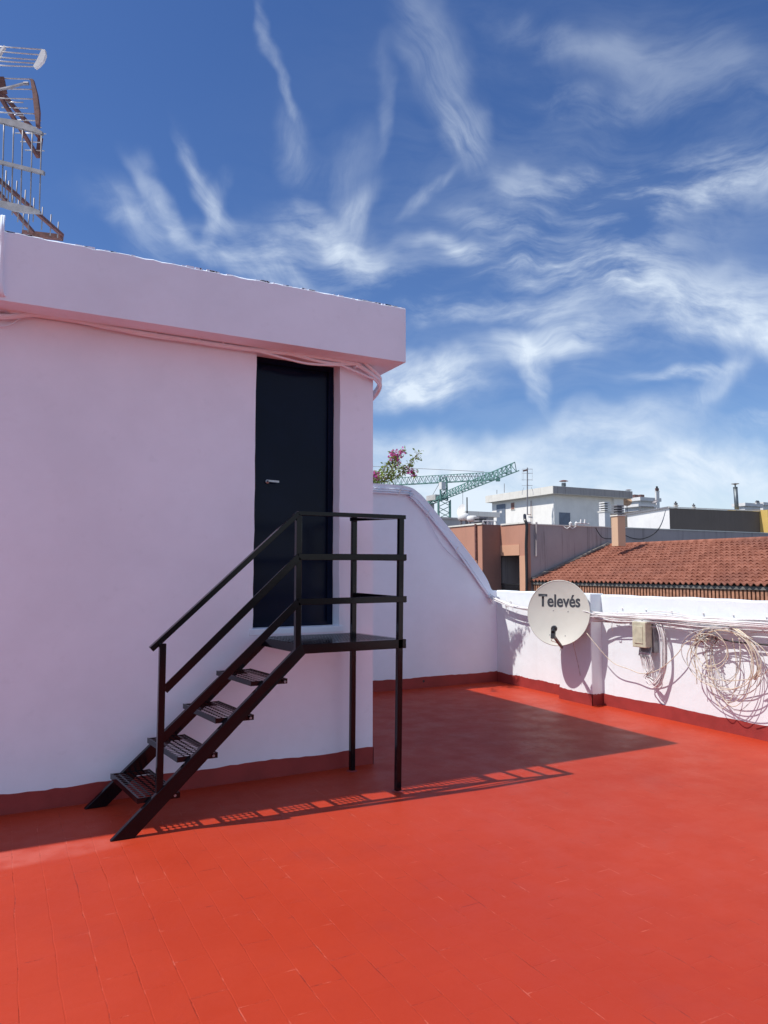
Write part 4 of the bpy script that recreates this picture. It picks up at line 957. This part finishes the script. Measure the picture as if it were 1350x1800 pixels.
for px, py, Y, r, lab, mt_ in ((1102, 883, 46, .42, 'round beige dish on the roof just right of the white penthouse', 'peach'), (1152, 884, 49, .35, 'dark grey tilted dish beside the slim white chimney', 'greysteel')):
    p = pY(px, py, Y); t = empty('roof_dish', p, lab, 'satellite dish'); ax = (-FH*.9 + Vector((0,0,.35)) - RT*.3) if mt_ == 'peach' else (-FH*.3 + Vector((0,0,.8)) - RT*.5)
    MB().lathe([(0,0),(r*.6,.05),(r,.13),(r,.15)], p, 20, ax).build('reflector', M[mt_], t, smooth=True); MB().tube([p, p+Vector((.1,.1,-.9))], .035, 6).build('mast', M['greysteel'], t)
    MB().tube([p, p + Vector(ax).normalized()*.4], .015, 4).build('feed_arm', M['brown'], t)
chb = empty('roof_vent', pY(1120,874,53), 'pair of dark slatted vents behind the penthouse slab', 'vent'); m = MB()
for px in (1116, 1127): p = pY(px, 874, 53); m.box(p.x-.25, p.x+.25, 52.8, 53.2, p.z-.3, p.z+.25)
m.each('louvre', M['brown'], chb)

# ------------------------------------------------------------------ tiled roof house
th = empty('tiled_house', (18, 15, ZB), 'house with long terracotta tile roof and brick dentil eave beyond the parapet', 'building')
XE, ZE, XRG, ZRG = 18.0, 1.19, 22.05, 2.60
Y0, Y1 = 7.0, 22.02; pitch_ = .2; rows = 15
def tiles():
    ny = int((Y1-Y0)/pitch_*8); vs = []; fs = []; L = XRG-XE; rn = random.Random(5); offs = [[rn.uniform(-.003,.003) for _ in range(200)] for _ in range(rows)]
    prof_ = [.0, .022, .042, .052, .042, .022, .0, -.008]
    W_ = ny+1; r_i = 0
    for r in range(rows):
        for e in (0, 1):
            t = (r+e)/rows; x = XE + L*t - (0.02 if e == 0 else 0); zb = ZE + (ZRG-ZE)*t + (.026 if e == 0 else .0)
            for j in range(W_):
                y = Y0 + (Y1-Y0)*j/ny; h = prof_[j % 8]*(1.0 if e == 0 else .8); o_ = offs[r][(j//8) % 200]
                vs.append((x + o_*3, y, zb + h + o_))
        if r < 0: pass
    for k in range(rows*2-1):
        for j in range(ny): a = k*W_+j; fs.append((a, a+1, a+W_+1, a+W_))
    b = len(vs)
    for j in range(W_): v = vs[j]; vs.append((v[0]+.01, v[1], v[2]-.03 if prof_[j % 8] <= .03 else v[2]-.02))
    for j in range(ny): fs.append((j, j+1, b+j+1, b+j))
    return MB().add(vs, fs)
tr = tiles().build('roof', M['tile'], th)
MB().prism([(XE+.08,Y0,ZE-.03),(XRG,Y0,ZRG-.05),(XRG+4,Y0,ZE-.1),(XRG+4,Y0,ZE-.3),(XE+.08,Y0,ZE-.1)], (0,Y1-Y0,0)).build('roof_deck', M['mortar'], tr)
rg = MB()
for i in range(int((Y1-Y0)/.38)):
    y = Y0 + i*.38; pts = []
    rg.tube([(XRG, y, ZRG+.01), (XRG, y+.41, ZRG+.025)], .10, 10, .085)
rg.build('ridge_tiles', M['tile'], tr, smooth=True)
cv = MB(); cv.tube([(XE+.02, Y1-.06, ZE+.09), (XRG, Y1-.06, ZRG+.09)], .07, 8); cv.build('verge', M['mortar'], tr)
MB().box(XE+.35, XRG+4, Y0, Y1-.1, ZB, ZE-.05).build('wall', M['mortar'], th)
MB().box(XE+.06, XE+.35, Y0, Y1, ZE-.11, ZE-.02).build('eave_board', M['mortar'], th)
dn = MB(); y = Y0
while y < Y1-.1: dn.box(XE+.10, XE+.35, y, y+.075, ZE-.42, ZE-.113); y += .125
dn.build('brick_dentils', M['brick'], th); MB().box(XE+.20, XE+.35, Y0, Y1, ZE-.9, ZE-.113).build('brick_course', M['brick'], th)
p = pX(932, 1020, 18.1); o = MB().bar(p + Vector((0,-.3,0)), p + Vector((.3,.3,.06)), .12, .03).build('mortar_patch', M['farwhite'], th)

# ------------------------------------------------------------------ tower cranes
def truss(mb, a, b, w, h, n, tri=True, r=.09):
    a, b = Vector(a), Vector(b); d = (b-a).normalized(); s_ = d.cross(Vector((0,0,1))).normalized(); u = Vector((0,0,1))
    if abs(d.z) > .9: s_ = RT.copy(); u = FH.copy()
    c = [(-w/2, 0), (w/2, 0), (0, h)] if tri else [(-w/2,-h/2),(w/2,-h/2),(w/2,h/2),(-w/2,h/2)]
    L = [(a + s_*x + u*y, b + s_*x + u*y) for x, y in c]
    for p, q in L: mb.bar(p, q, r*1.5, r*1.5)
    m = len(c)
    for i in range(n):
        for k in range(m):
            k2 = (k+1) % m
            if m == 3 and k == 0 and i % 2: continue
            p = L[k][0].lerp(L[k][1], i/n); q = L[k2][0].lerp(L[k2][1], (i+.5)/n); p2 = L[k][0].lerp(L[k][1], (i+1)/n)
            mb.bar(p, q, r, r); mb.bar(q, p2, r, r)
zA = pD(781, 880, 120).z
cA = empty('tower_crane', pD(781, 1000, 120), 'green tower crane with its jib rising to the right across the other crane', 'crane', 'green tower cranes')
mbp = pD(781.5, 1000, 120); m = MB(); truss(m, (mbp.x, mbp.y, ZB), (mbp.x, mbp.y, zA), 1.9, 1.9, 15, False, .11); m.build('mast', M['crane'], cA)
tipA = pD(905, 817, 86.5); tipA.z = zA + .4; rootA = Vector((mbp.x, mbp.y, zA+.4)); m = MB(); truss(m, rootA, tipA, 1.0, 1.0, 20, True, .07); m.build('jib', M['crane'], cA)
cAe = rootA + (rootA - tipA).normalized()*12.5; m = MB(); truss(m, rootA, cAe, 1.2, .7, 6, True, .08); m.build('counter_jib', M['crane'], cA)
hdA = pD(779, 838, 120); m = MB(); truss(m, (rootA.x, rootA.y, zA), hdA, 1.1, 1.1, 4, False, .10); m.build('tower_head', M['crane'], cA)
cw = rootA.lerp(cAe, .88); MB().box(cw.x-.7, cw.x+.7, cw.y-.7, cw.y+.7, cw.z-1.9, cw.z+.2).build('counterweight', M['crane_grey'], cA)
cw = rootA.lerp(cAe, .5); MB().box(cw.x-.9, cw.x+.9, cw.y-1.5, cw.y+1.5, cw.z+.2, cw.z+1.1).build('winch', M['crane_grey'], cA)
cbp = pD(777.5, 854, 119); MB().box(cbp.x-.4, cbp.x+.4, cbp.y-.4, cbp.y+.4, cbp.z-.6, cbp.z+.6).build('cab', M['farwhite'], cA)
m = MB(); m.tube([hdA, rootA.lerp(tipA, .62)+Vector((0,0,1.0))], .045, 4); m.tube([hdA, cAe], .045, 4); m.tube([rootA.lerp(tipA,.33), rootA.lerp(tipA,.33)-Vector((0,0,3.4))], .04, 4); m.build('tie_cable', M['greysteel'], cA)
cB = empty('tower_crane', pD(560, 1000, 165), 'green tower crane with a long nearly level jib pointing left behind the plant', 'crane', 'green tower cranes')
zBj = pD(875, 843, 150).z; rB = pD(560, 858, 168); rB.z = zBj; tB = pD(872, 843, 150); tB.z = zBj
m = MB(); truss(m, rB, tB, 1.3, 1.6, 30, True, .09); m.build('jib', M['crane'], cB)
m = MB(); truss(m, (rB.x, rB.y, ZB), (rB.x, rB.y, zBj+6), 2, 2, 20, False, .16); m.build('mast', M['crane'], cB)
m = MB(); m.bar(tB + Vector((0,0,0)), tB + RT*.8, .8, .7); m.build('jib_end', M['crane'], cB)
tb2 = rB.lerp(tB, .94); MB().tube([Vector((rB.x,rB.y,zBj+6)), tb2+Vector((0,0,1.8))], .05, 4).build('tie_cable', M['greysteel'], cB)
